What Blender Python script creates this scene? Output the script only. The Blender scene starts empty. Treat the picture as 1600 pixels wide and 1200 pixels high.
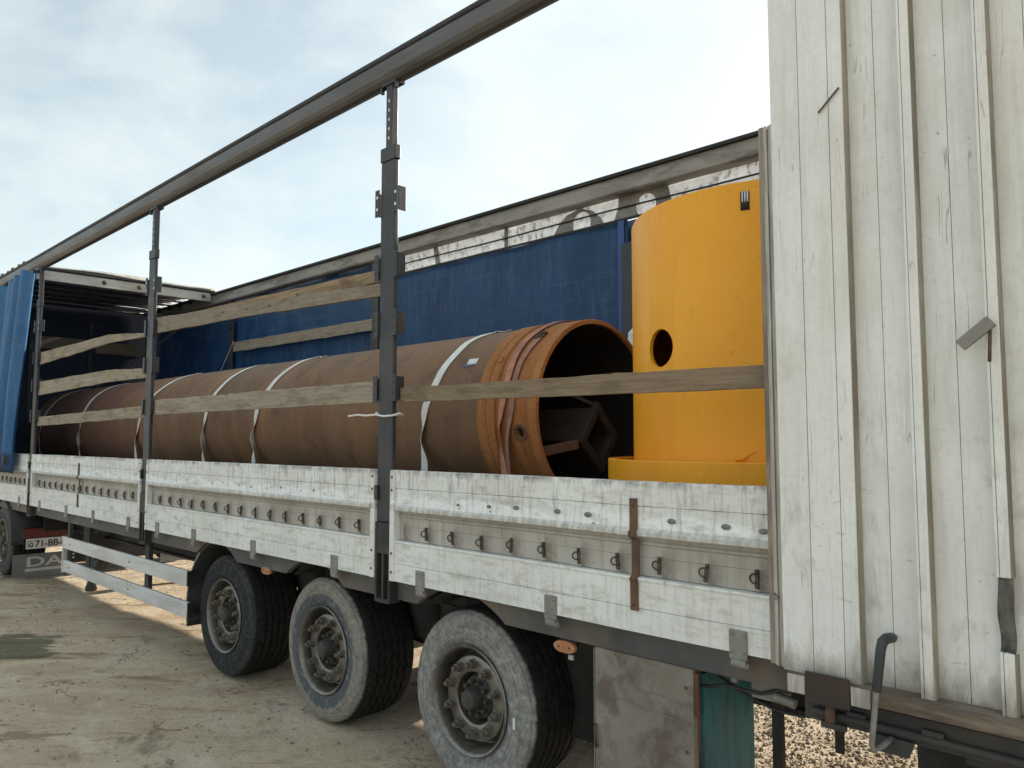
import bpy, math, random
from mathutils import Vector, Matrix, noise
R = math.radians
random.seed(7)
sc = bpy.context.scene
col = sc.collection
PI = math.pi

# ------------------------------------------------------------------ camera
H = 1.75
cam = bpy.data.cameras.new('Camera')
camo = bpy.data.objects.new('Camera', cam); col.objects.link(camo)
cam.sensor_width = 36.0
cam.lens = 36.0 * 1200.0 / 1600.0
cam.clip_start = 0.05; cam.clip_end = 2000
yaw, pit = R(45.9), R(4.2)
fw = Vector((-math.cos(yaw)*math.cos(pit), math.sin(yaw)*math.cos(pit), math.sin(pit)))
camo.location = (0, -2.6, H)
camo.rotation_euler = fw.to_track_quat('-Z', 'Y').to_euler()
sc.camera = camo
sc.render.resolution_x, sc.render.resolution_y = 1024, 768

# ------------------------------------------------------------------ world, sun, exposure
SUN_EL, SUN_AZ = R(24.0), R(3.0)          # azimuth from +Y, clockwise
w = bpy.data.worlds.new('World'); sc.world = w; w.use_nodes = True
nt = w.node_tree; nt.nodes.clear()
def wn(t, **k):
    n = nt.nodes.new(t)
    for a, b in k.items(): setattr(n, a, b)
    return n
sky = wn('ShaderNodeTexSky', sky_type='NISHITA', sun_disc=False)
sky.sun_elevation = SUN_EL; sky.sun_rotation = SUN_AZ % (2*PI)
sky.air_density = 1.0; sky.dust_density = 1.2; sky.ozone_density = 1.0; sky.altitude = 0
tc = wn('ShaderNodeTexCoord')
mp = wn('ShaderNodeMapping'); mp.inputs['Scale'].default_value = (1.0, 1.0, 2.2)
mp.inputs['Rotation'].default_value = (0.15, 0.1, 0.5); mp.inputs['Location'].default_value = (3.3, 1.2, 0.4)
n1 = wn('ShaderNodeTexNoise'); n1.inputs['Scale'].default_value = 2.6; n1.inputs['Detail'].default_value = 7; n1.inputs['Roughness'].default_value = 0.55
n1.inputs['Distortion'].default_value = 0.35
nt.links.new(tc.outputs['Generated'], mp.inputs['Vector']); nt.links.new(mp.outputs[0], n1.inputs['Vector'])
rmp = wn('ShaderNodeMapRange'); rmp.inputs['From Min'].default_value = 0.38; rmp.inputs['From Max'].default_value = 0.60
rmp.inputs['To Min'].default_value = 0.36; rmp.inputs['To Max'].default_value = 0.97
nt.links.new(n1.outputs['Fac'], rmp.inputs['Value'])
# thin high cloud veil: brightness follows the sky behind it (whitened), so it is brighter towards the sun
bw = wn('ShaderNodeRGBToBW'); nt.links.new(sky.outputs[0], bw.inputs[0])
ma = wn('ShaderNodeMath', operation='MULTIPLY_ADD'); ma.inputs[1].default_value = 0.10; ma.inputs[2].default_value = 3.65
nt.links.new(bw.outputs[0], ma.inputs[0])
vm = wn('ShaderNodeVectorMath', operation='SCALE'); vm.inputs[0].default_value = (0.91, 1.0, 1.0)
nt.links.new(ma.outputs[0], vm.inputs['Scale'])
mx = wn('ShaderNodeMix', data_type='RGBA')
hs = wn('ShaderNodeHueSaturation'); hs.inputs['Hue'].default_value = 0.475; hs.inputs['Saturation'].default_value = 0.72; hs.inputs['Value'].default_value = 0.74; nt.links.new(sky.outputs[0], hs.inputs['Color'])
nt.links.new(rmp.outputs[0], mx.inputs['Factor']); nt.links.new(hs.outputs[0], mx.inputs['A']); nt.links.new(vm.outputs[0], mx.inputs['B'])
bg = wn('ShaderNodeBackground'); bg.inputs['Strength'].default_value = 0.10
nt.links.new(mx.outputs['Result'], bg.inputs['Color'])
wo = wn('ShaderNodeOutputWorld'); nt.links.new(bg.outputs[0], wo.inputs['Surface'])

sun = bpy.data.lights.new('sun', 'SUN'); sun.energy = 3.4; sun.angle = R(1.6); sun.color = (1.0, 0.90, 0.76)
suno = bpy.data.objects.new('sun', sun); col.objects.link(suno)
sd = Vector((math.sin(SUN_AZ)*math.cos(SUN_EL), math.cos(SUN_AZ)*math.cos(SUN_EL), math.sin(SUN_EL)))
suno.rotation_euler = sd.to_track_quat('Z', 'Y').to_euler(); suno.location = (-4, 30, 20)

sc.cycles.max_bounces = 8; sc.cycles.diffuse_bounces = 4; sc.cycles.glossy_bounces = 3; sc.cycles.transmission_bounces = 4
vs = sc.view_settings
vs.view_transform = 'Standard'; vs.look = 'None'; vs.exposure = 1.38; vs.gamma = 1.0; vs.use_curve_mapping = False

# ------------------------------------------------------------------ materials
class NB:
    def __init__(s, name):
        s.m = bpy.data.materials.new(name); s.m.use_nodes = True
        s.t = s.m.node_tree; s.t.nodes.clear()
        s.out = s.t.nodes.new('ShaderNodeOutputMaterial')
        s.b = s.t.nodes.new('ShaderNodeBsdfPrincipled')
        s.t.links.new(s.b.outputs[0], s.out.inputs['Surface'])
        s.geo = s.t.nodes.new('ShaderNodeNewGeometry')
        s.tcn = s.t.nodes.new('ShaderNodeTexCoord')
        s.pos = s.geo.outputs['Position']; s.obj = s.tcn.outputs['Object']
    def n(s, t, **k):
        n = s.t.nodes.new(t)
        for a, b in k.items(): setattr(n, a, b)
        return n
    def put(s, sock, v):
        if isinstance(v, (int, float)): sock.default_value = v
        elif isinstance(v, tuple):
            sock.default_value = (*v, 1.0) if (len(v) == 3 and sock.type == 'RGBA') else v
        else: s.t.links.new(v, sock)
    def scl(s, vec, sx, sy, sz, off=(0, 0, 0), rot=(0, 0, 0)):
        m = s.n('ShaderNodeMapping'); m.inputs['Scale'].default_value = (sx, sy, sz); m.inputs['Location'].default_value = off
        m.inputs['Rotation'].default_value = rot
        s.t.links.new(vec, m.inputs['Vector']); return m.outputs[0]
    def noise(s, vec, scale=5, detail=6, rough=.6, dist=0.):
        n = s.n('ShaderNodeTexNoise'); s.t.links.new(vec, n.inputs['Vector'])
        n.inputs['Scale'].default_value = scale; n.inputs['Detail'].default_value = min(detail, 4)
        n.inputs['Roughness'].default_value = rough; n.inputs['Distortion'].default_value = dist
        return n.outputs['Fac']
    def vor(s, vec, scale=5, feat='DISTANCE_TO_EDGE'):
        n = s.n('ShaderNodeTexVoronoi', feature=feat); s.t.links.new(vec, n.inputs['Vector'])
        n.inputs['Scale'].default_value = scale
        return n.outputs['Distance']
    def rng(s, v, a, b, c=0., d=1.):
        n = s.n('ShaderNodeMapRange'); s.put(n.inputs['Value'], v)
        n.inputs['From Min'].default_value = a; n.inputs['From Max'].default_value = b
        n.inputs['To Min'].default_value = c; n.inputs['To Max'].default_value = d
        return n.outputs[0]
    def math(s, op, a, b=0., c=None):
        n = s.n('ShaderNodeMath', operation=op); s.put(n.inputs[0], a); s.put(n.inputs[1], b)
        if c is not None: s.put(n.inputs[2], c)
        return n.outputs[0]
    def mul(s, a, b): return s.math('MULTIPLY', a, b)
    def xyz(s, vec):
        n = s.n('ShaderNodeSeparateXYZ'); s.t.links.new(vec, n.inputs[0]); return n.outputs
    def mix(s, f, a, b):
        n = s.n('ShaderNodeMix', data_type='RGBA'); s.put(n.inputs['Factor'], f); s.put(n.inputs['A'], a); s.put(n.inputs['B'], b)
        return n.outputs['Result']
    def bump(s, h, strength=.3, dist=.01, prev=None):
        n = s.n('ShaderNodeBump'); n.inputs['Strength'].default_value = strength; n.inputs['Distance'].default_value = dist
        s.t.links.new(h, n.inputs['Height'])
        if prev is not None: s.t.links.new(prev, n.inputs['Normal'])
        return n.outputs[0]
    def fin(s, color, rough=.6, metal=0., normal=None, spec=.5):
        s.put(s.b.inputs['Base Color'], color); s.put(s.b.inputs['Roughness'], rough); s.put(s.b.inputs['Metallic'], metal)
        s.b.inputs['Specular IOR Level'].default_value = spec
        if normal is not None: s.t.links.new(normal, s.b.inputs['Normal'])
        return s.m

def mat_basic(name, c1, c2, scale=6, rough=.6, metal=0., dirt=None, dirt_amt=.5, streak=(1, 1, 1), bump=.15, spec=.5, dscale=3., coord='pos'):
    k = NB(name); v = k.scl(k.pos if coord == 'pos' else k.obj, *streak)
    a = k.noise(v, scale, 8, .62)
    c = k.mix(k.rng(a, .35, .65), c1, c2)
    if dirt:
        d = k.noise(v, dscale, 9, .68, .3)
        c = k.mix(k.mul(k.rng(d, .46, .62), dirt_amt), c, dirt)
    nb = k.bump(a, bump, .004)
    r = k.rng(a, .3, .7, max(.05, rough-.1), min(1., rough+.12))
    return k.fin(c, r, metal, nb, spec)

def paint_mat(name, vertical=False, sideboard=False, recess=False):
    k = NB(name); p = k.pos; X, Y, Z = k.xyz(p)
    big = k.noise(k.scl(p, 1, 1, 1.2), 1.7, 6, .6)
    fine = k.noise(p, 46, 6, .65)
    st = k.scl(p, 22, 22, 1.1) if not sideboard or recess else k.scl(p, 26, 26, 3.2)
    streak = k.noise(st, 1.6, 7, .62, .25)
    grain = k.noise(k.scl(p, 90, 90, 4.0), 1.5, 4, .6)
    if recess:
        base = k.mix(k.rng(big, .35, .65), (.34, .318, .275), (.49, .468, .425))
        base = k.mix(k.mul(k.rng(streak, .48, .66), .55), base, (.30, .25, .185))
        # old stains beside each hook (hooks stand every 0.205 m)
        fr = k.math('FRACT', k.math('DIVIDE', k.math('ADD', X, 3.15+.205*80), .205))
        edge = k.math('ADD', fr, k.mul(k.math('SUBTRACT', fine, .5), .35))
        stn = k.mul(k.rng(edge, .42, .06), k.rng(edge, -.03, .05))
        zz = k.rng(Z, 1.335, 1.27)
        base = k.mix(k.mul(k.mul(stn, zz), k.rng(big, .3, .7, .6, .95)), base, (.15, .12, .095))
    elif sideboard:
        base = k.mix(k.rng(big, .36, .64), (.70, .70, .67), (.81, .82, .795))
        # newer white paint run along the lower half of the upper boards
        wob = k.math('ADD', Z, k.mul(k.math('SUBTRACT', k.noise(k.scl(p, 2.2, 2.2, 5), 1.5, 5, .6), .5), .13))
        nw = k.mul(k.rng(wob, 1.458, 1.440), k.rng(Z, 1.398, 1.404))
        base = k.mix(nw, base, (.86, .885, .90))
        lip = k.mul(k.rng(Z, 1.404, 1.398), k.rng(Z, 1.366, 1.370))
        base = k.mix(k.mul(lip, k.rng(streak, .35, .6, .25, .85)), base, (.42, .405, .375))
        base = k.mix(k.mul(k.mul(k.rng(streak, .50, .66), k.rng(Z, 1.36, 1.50, .40, 1.0)), .72), base, (.34, .335, .32))
        base = k.mix(k.mul(k.rng(k.noise(k.scl(p, 3, 3, 9), 2.4, 8, .7), .52, .68), .6), base, (.42, .395, .34))
        sc2 = k.noise(k.scl(p, 1.6, 1.6, 7), 2.0, 6, .75, .6)
        base = k.mix(k.mul(k.rng(sc2, .57, .61), .30), base, (.47, .455, .42))
        # grime along the top edge
        te = k.mul(k.rng(Z, 1.555, 1.583), k.rng(k.noise(k.scl(p, 9, 9, 2), 2, 6, .7), .42, .6))
        base = k.mix(k.mul(te, .75), base, (.16, .155, .15))
        yel = k.rng(k.noise(k.scl(p, 5, 5, .8), 1.1, 3, .5), .60, .72)
        base = k.mix(k.mul(yel, k.mul(k.rng(Z, 1.21, 1.19), .35)), base, (.55, .50, .34))
    else:
        base = k.mix(k.rng(big, .36, .64), (.70, .70, .67), (.81, .815, .80))
        base = k.mix(k.mul(k.rng(streak, .48, .70), .34), base, (.52, .505, .455))
        base = k.mix(k.mul(k.rng(grain, .5, .75), .16), base, (.42, .41, .37))
        yel = k.rng(k.noise(k.scl(p, 4, 4, 1.2), .9, 4, .5), .54, .68)
        base = k.mix(k.mul(yel, .24), base, (.66, .61, .48))
        sm = k.mul(k.rng(k.noise(k.scl(p, 5, 5, 2.2, rot=(0, .9, 0)), 1.5, 6, .7, .4), .54, .68), k.rng(Z, 2.6, 1.3, .12, 1.))
        base = k.mix(k.mul(sm, .55), base, (.38, .365, .325))
        rs = k.mul(k.rng(k.noise(k.scl(p, 18, 18, 2.5), 1.2, 5, .7), .64, .74), k.rng(Z, 1.7, 1.05))
        base = k.mix(k.mul(rs, .6), base, (.27, .18, .11))
        # splash dirt rising from the lower edge
        low = k.math('ADD', Z, k.mul(k.math('SUBTRACT', k.noise(k.scl(p, 14, 14, 5), 1.5, 7, .7), .5), .22))
        base = k.mix(k.mul(k.rng(low, 1.10, 1.0), .75), base, (.20, .17, .13))
        scr = k.noise(k.scl(p, 6, 6, 18, rot=(0, .5, 0)), 1.3, 6, .75)
        base = k.mix(k.mul(k.mul(k.rng(scr, .64, .70), k.rng(Z, 1.9, 1.4)), .55), base, (.34, .33, .30))
    # hairline paint cracks: broken, nearly vertical
    cn = k.noise(k.scl(p, 11, 11, .8) if not sideboard else k.scl(p, 9, 9, 1.6), 1.0, 3, .55)
    msk = k.rng(k.noise(k.scl(p, 4, 4, 2.6), 1.6, 3, .6), .57, .61)
    crk = k.mul(k.rng(k.math('ABSOLUTE', k.math('SUBTRACT', cn, .5)), .0045, .0015), msk)
    base = k.mix(k.mul(crk, .5), base, (.13, .125, .115))
    # chips
    chip = k.noise(k.scl(p, 24, 24, 15), 1.6, 5, .7, .5)
    chips = k.mul(k.rng(chip, .69, .71), k.rng(k.noise(k.scl(p, 1.5, 1.5, 1.2), 1.3, 2, .5), .48, .56))
    base = k.mix(k.mul(chips, .6), base, (.17, .165, .15))
    base = k.mix(k.mul(k.rng(fine, .5, .7), .16), base, (.40, .39, .36))
    nb = k.bump(streak, .10, .004); nb = k.bump(chips, .25, .002, nb); nb = k.bump(big, .25, .03, nb)
    return k.fin(base, k.rng(fine, .3, .7, .48, .72), 0., nb, .35)

def wood_mat(name, c1, c2, c3):
    k = NB(name); p = k.pos
    g = k.noise(k.scl(p, 2.2, 8, 42), 1.4, 8, .68, .5)
    b = k.noise(k.scl(p, 3.0, 3, 9), 1.3, 5, .6)
    c = k.mix(k.rng(g, .36, .66), c1, c2)
    c = k.mix(k.mul(k.rng(b, .5, .66), .7), c, c3)
    f = k.noise(k.scl(p, 10, 30, 150), 1.2, 3, .6)
    c = k.mix(k.mul(k.rng(f, .55, .72), .5), c, (.06, .045, .032))
    oi = k.n('ShaderNodeObjectInfo')
    c = k.mix(k.rng(oi.outputs['Random'], 0, 1, 0, .45), c, (.15, .125, .10))
    kn = k.vor(k.scl(p, 3.2, 3, 10), 1.6, 'F1')
    c = k.mix(k.mul(k.rng(kn, .16, .07), .75), c, (.05, .035, .022))
    nb = k.bump(g, .5, .006)
    return k.fin(c, .85, 0, nb, .2)

M = {}
M['board'] = paint_mat('worn_white_board', sideboard=True)
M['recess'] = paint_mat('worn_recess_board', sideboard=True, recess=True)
M['door'] = paint_mat('worn_white_door')
M['steel'] = mat_basic('dark_blue_grey_steel', (.030, .035, .042), (.052, .057, .064), 14, .5, .3, (.10, .085, .07), .35, (1, 1, .5), .2)
M['beam'] = mat_basic('side_beam_steel', (.055, .06, .065), (.105, .105, .10), 2.2, .6, .1, (.185, .135, .095), .75, (1, 1, 1), .2, dscale=1.3)
M['alu'] = mat_basic('dull_aluminium', (.30, .30, .29), (.42, .42, .41), 9, .42, .75, (.20, .175, .14), .55, (.4, 1, 3), .15)
M['rail'] = mat_basic('weathered_rail', (.085, .085, .085), (.135, .133, .13), 4, .45, .4, (.06, .054, .048), .65, (.35, 2, 2), .2)
M['rubber'] = mat_basic('black_rubber', (.012, .012, .013), (.03, .03, .03), 20, .7, 0, (.06, .055, .045), .4)
M['black'] = mat_basic('black_underbody', (.008, .008, .008), (.017, .016, .015), 6, .75, 0, (.05, .04, .03), .4)
M['chassis'] = mat_basic('chassis_grey', (.022, .023, .025), (.042, .042, .041), 5, .7, 0, (.085, .07, .055), .5)
M['rust'] = mat_basic('rusty_steel', (.10, .055, .035), (.18, .10, .06), 14, .85, 0, (.05, .035, .03), .6)
M['hook'] = mat_basic('hook_iron', (.05, .045, .04), (.10, .085, .07), 40, .7, .2, (.14, .08, .05), .5)
M['hinge'] = mat_basic('hinge_grey', (.22, .215, .205), (.31, .305, .29), 20, .55, .3, (.17, .145, .115), .5)
M['trim'] = mat_basic('brown_edge_trim', (.23, .185, .145), (.34, .28, .23), 8, .7, 0, (.10, .075, .055), .6, (6, 6, .8))
M['ribedge'] = mat_basic('olive_rib_side', (.25, .23, .175), (.36, .335, .27), 9, .8, 0, (.14, .115, .08), .6, (3, 3, .6))
M['trimgrey'] = mat_basic('grey_edge_trim', (.36, .34, .30), (.50, .48, .43), 8, .65, 0, (.17, .14, .11), .6, (8, 8, .8))
M['wood'] = wood_mat('weathered_plank', (.27, .225, .17), (.40, .345, .27), (.18, .145, .105))
M['woodbrown'] = wood_mat('brown_plank', (.24, .165, .10), (.38, .285, .185), (.13, .09, .055))
M['strap'] = mat_basic('white_webbing', (.72, .71, .67), (.84, .83, .80), 30, .8, 0, (.46, .42, .36), .4)
M['pink'] = mat_basic('faded_red_webbing', (.40, .16, .10), (.54, .27, .20), 20, .85, 0, (.22, .12, .09), .6)
M['darkstrap'] = mat_basic('dirty_webbing', (.12, .10, .08), (.2, .17, .14), 20, .85, 0)
M['guard'] = mat_basic('guard_aluminium', (.60, .61, .62), (.70, .71, .72), 5, .42, .25, (.33, .31, .28), .4, (.4, 1, 3))
M['amber'] = mat_basic('amber_lens', (.45, .17, .06), (.55, .25, .11), 18, .4, 0, (.25, .13, .08), .4)
M['boxgrey'] = mat_basic('toolbox_door_grey', (.19, .165, .135), (.27, .25, .22), 2.5, .8, 0, (.105, .075, .055), .8, bump=.4, dscale=5.)
M['teal'] = mat_basic('toolbox_teal', (.014, .115, .14), (.026, .155, .18), 8, .6, 0, (.03, .035, .03), .6, (4, 4, .8))
M['rim'] = mat_basic('rim_steel', (.17, .157, .138), (.28, .262, .235), 14, .38, .7, (.11, .095, .075), .5, coord='obj')
M['hub'] = mat_basic('hub_dark', (.035, .033, .031), (.06, .056, .05), 20, .7, 0, (.11, .09, .07), .5, coord='obj')
M['nut'] = mat_basic('nut_steel', (.13, .115, .10), (.22, .20, .17), 60, .5, .4, (.09, .07, .05), .5, coord='obj')
M['plate'] = mat_basic('plate_white', (.62, .63, .60), (.70, .70, .68), 12, .5, 0)
M['ink'] = mat_basic('plate_ink', (.01, .01, .012), (.02, .02, .02), 12, .6, 0)
M['flap'] = mat_basic('flap_grey', (.10, .11, .115), (.16, .165, .165), 9, .7, 0, (.18, .16, .135), .5)
M['flaptext'] = mat_basic('flap_lettering', (.40, .39, .37), (.50, .49, .47), 20, .7, 0)
M['red'] = mat_basic('dark_red_lens', (.09, .015, .015), (.14, .025, .022), 8, .45, 0, (.07, .03, .025), .5)
M['roof'] = mat_basic('roof_tarp_grey', (.33, .33, .30), (.45, .44, .41), 6, .7, 0, (.15, .14, .12), .6)
M['cream'] = mat_basic('roof_bow_cream', (.42, .40, .36), (.56, .53, .48), 4, .6, 0, (.22, .15, .11), .6, (1, .6, 2))
M['white'] = mat_basic('sticker_white', (.70, .72, .75), (.78, .80, .82), 20, .4, 0)
M['bluesticker'] = mat_basic('sticker_blue', (.05, .12, .25), (.06, .14, .28), 20, .4, 0)
M['inner'] = mat_basic('inner_bulkhead_blue', (.012, .025, .055), (.02, .035, .07), 3, .7, 0)

def tarp_mat(name, c1, c2, transl=.3, wornc=(.10, .16, .25)):
    k = NB(name); p = k.pos
    a = k.noise(k.scl(p, 1.6, 1, .9), 1.5, 6, .6, .3); f = k.noise(k.scl(p, 9, 9, 1.6), 1.6, 7, .68)
    hz = k.noise(k.scl(p, .7, .7, 16), 1.4, 6, .7)
    c = k.mix(k.rng(a, .35, .65), c1, c2)
    c = k.mix(k.mul(k.rng(f, .5, .72), .38), c, wornc)
    c = k.mix(k.mul(k.rng(hz, .55, .72), .35), c, wornc)
    fn_ = k.noise(k.scl(p, 3.5, 3.5, .18), 1.0, 3, .5)
    fold = k.rng(k.math('ABSOLUTE', k.math('SUBTRACT', fn_, .5)), .006, .002)
    c = k.mix(k.mul(fold, .22), c, wornc)
    wr = k.noise(k.scl(p, 3.0, 3, 1.1, rot=(0, .5, 0)), 1.6, 4, .55, .8)
    nb = k.bump(a, .35, .06); nb = k.bump(wr, .5, .03, nb); nb = k.bump(f, .15, .01, nb)
    k.fin(c, .5, 0, nb, .4)
    t = k.n('ShaderNodeBsdfTranslucent'); k.put(t.inputs['Color'], c)
    ms = k.n('ShaderNodeMixShader'); ms.inputs[0].default_value = transl
    k.t.links.new(k.b.outputs[0], ms.inputs[1]); k.t.links.new(t.outputs[0], ms.inputs[2])
    k.t.links.new(ms.outputs[0], k.out.inputs['Surface'])
    return k.m
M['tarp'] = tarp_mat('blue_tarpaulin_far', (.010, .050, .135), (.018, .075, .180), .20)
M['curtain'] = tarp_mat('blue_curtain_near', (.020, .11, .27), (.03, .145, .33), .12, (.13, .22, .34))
def band_mat():
    k = NB('white_translucent_band'); p = k.pos
    a = k.noise(p, 8, 8, .7); f = k.noise(k.scl(p, 14, 14, 9), 1.7, 6, .72)
    c = k.mix(k.rng(a, .3, .7), (.66, .69, .72), (.80, .82, .84))
    c = k.mix(k.mul(k.rng(f, .52, .64), .75), c, (.30, .30, .29))
    k.fin(c, .6)
    t = k.n('ShaderNodeBsdfTranslucent'); k.put(t.inputs['Color'], c)
    ms = k.n('ShaderNodeMixShader'); ms.inputs[0].default_value = .36
    k.t.links.new(k.b.outputs[0], ms.inputs[1]); k.t.links.new(t.outputs[0], ms.inputs[2])
    k.t.links.new(ms.outputs[0], k.out.inputs['Surface'])
    return k.m
M['band'] = band_mat()
M['patch'] = mat_basic('grey_band_print', (.17, .165, .155), (.27, .26, .24), 9, .8, 0, (.10, .095, .085), .5)

def pipe_mat():
    k = NB('rusty_pipe'); p = k.pos; X, Y, Z = k.xyz(p)
    a = k.noise(k.scl(p, 1.1, .5, .5), 1.6, 7, .6, .4)
    ring = k.noise(k.scl(p, 2.2, .5, .5), 1.5, 4, .55, .3)
    f = k.noise(p, 38, 6, .7)
    c = k.mix(k.rng(a, .36, .64), (.155, .090, .052), (.225, .134, .080))
    # front length of the casing has a purplish primer
    pr = k.rng(k.math('ADD', X, k.mul(k.math('SUBTRACT', a, .5), 1.2)), -8.9, -10.0)
    c = k.mix(k.mul(pr, .8), c, (.17, .085, .068))
    c = k.mix(k.mul(k.rng(ring, .55, .72), .6), c, (.33, .165, .065))
    c = k.mix(k.mul(k.rng(ring, .45, .30), .35), c, (.11, .075, .052))
    run = k.noise(k.scl(p, 10, 1.5, 1.5), 1.3, 6, .65)
    c = k.mix(k.mul(k.rng(run, .52, .70), .22), c, (.09, .062, .042))
    c = k.mix(k.mul(k.rng(f, .52, .75), .4), c, (.26, .145, .075))
    pt = k.noise(k.scl(p, 1.6, 1.6, 1.6), 2.2, 5, .68, .8)
    c = k.mix(k.mul(k.rng(pt, .54, .66), .38), c, (.27, .13, .058))
    c = k.mix(k.mul(k.rng(pt, .44, .34), .45), c, (.085, .055, .038))
    nb = k.bump(f, .25, .004); nb = k.bump(a, .2, .02, nb)
    return k.fin(c, k.rng(f, .3, .7, .55, .8), .05, nb, .35)
M['pipe'] = pipe_mat()
def collar_mat():
    k = NB('orange_rust_collar'); p = k.pos
    a = k.noise(k.scl(p, 7, .8, .8), 1.6, 8, .68, .4); f = k.noise(p, 32, 7, .7)
    c = k.mix(k.rng(a, .34, .66), (.30, .115, .036), (.42, .185, .066))
    c = k.mix(k.mul(k.rng(f, .5, .72), .5), c, (.17, .065, .024))
    s = k.noise(k.scl(p, 40, 2.2, 1.2), 1.1, 6, .7)
    c = k.mix(k.mul(k.rng(s, .55, .7), .55), c, (.10, .045, .022))
    return k.fin(c, .82, 0, k.bump(f, .35, .004), .3)
M['collar'] = collar_mat()
M['pipein'] = mat_basic('pipe_inside_shade', (.010, .009, .010), (.022, .017, .015), 6, .85, 0)  # near-black, the dimness of the interior put into the colour
def yellow_mat():
    k = NB('yellow_paint'); p = k.pos
    a = k.noise(k.scl(p, 1.5, 1.5, 1.0), 1.6, 7, .6); f = k.noise(p, 11, 8, .72, .5)
    st = k.noise(k.scl(p, 26, 26, 2.), 1.3, 6, .65)
    c = k.mix(k.rng(a, .35, .65), (.83, .345, .010), (.87, .385, .014))
    c = k.mix(k.mul(k.rng(f, .62, .70), .22), c, (.55, .24, .02))
    f2 = k.noise(k.scl(p, 60, 60, 34), 1.0, 3, .7)
    c = k.mix(k.mul(k.rng(f2, .69, .73), .7), c, (.22, .09, .03))
    sc_ = k.noise(k.scl(p, 7, 7, 40, rot=(.2, .5, 0)), 1.2, 3, .6)
    c = k.mix(k.mul(k.rng(sc_, .66, .72), .25), c, (.95, .62, .25))
    c = k.mix(k.mul(k.rng(st, .58, .74), .18), c, (.45, .26, .05))
    nb = k.bump(a, .12, .05); nb = k.bump(f, .08, .004, nb)
    return k.fin(c, k.rng(f, .3, .7, .38, .52), 0, nb, .4)
M['yellow'] = yellow_mat()

def tyre_mat(name, inner, outer, dark, r0=.335, tex=1.):
    k = NB(name); o = k.obj; X, Y, Z = k.xyz(o)
    rad = k.math('SQRT', k.math('ADD', k.mul(X, X), k.mul(Z, Z)))
    cmb = k.n('ShaderNodeCombineXYZ'); k.put(cmb.inputs[0], k.mul(rad, 60.)); k.put(cmb.inputs[1], k.math('ARCTAN2', Z, X))
    con = k.noise(cmb.outputs[0], 1.4, 6, .65)
    sp = k.noise(o, 26, 8, .72, .6); big = k.noise(o, 5, 6, .65, .3)
    rr = k.math('ADD', rad, k.mul(k.math('SUBTRACT', big, .5), .03))
    c = k.mix(k.rng(rr, r0-.008, r0+.012), inner, outer)
    c = k.mix(k.mul(k.rng(con, .46, .64), .55), c, dark)
    c = k.mix(k.mul(k.rng(sp, .47, .66), .55*tex), c, dark)
    lt = tuple(min(1, v*1.55) for v in outer)
    c = k.mix(k.mul(k.rng(sp, .47, .33), .6*tex), c, lt)
    tread = k.mix(k.rng(sp, .4, .7), (.012, .012, .012), (.035, .033, .03))
    yy = k.math('ADD', Y, k.mul(k.math('SUBTRACT', sp, .5), .03))
    c = k.mix(k.rng(yy, .028, .045), c, tread)
    nb = k.bump(con, .3, .004); nb = k.bump(sp, .3, .004, nb)
    return k.fin(c, .85, 0, nb, .25)
M['tyre1'] = tyre_mat('tyre_black_scuffed', (.030, .033, .037), (.06, .06, .06), (.016, .016, .018), .40)
M['tyre2'] = tyre_mat('tyre_grey_dust_ring', (.095, .105, .118), (.27, .25, .22), (.06, .06, .06), .345, .6)
M['tyre3'] = tyre_mat('tyre_pale_dust', (.20, .20, .20), (.27, .262, .248), (.085, .087, .09), .30, 1.)
M['tyre4'] = tyre_mat('tyre_truck', (.06, .062, .065), (.10, .098, .095), (.03, .03, .03), .36, .7)

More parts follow.
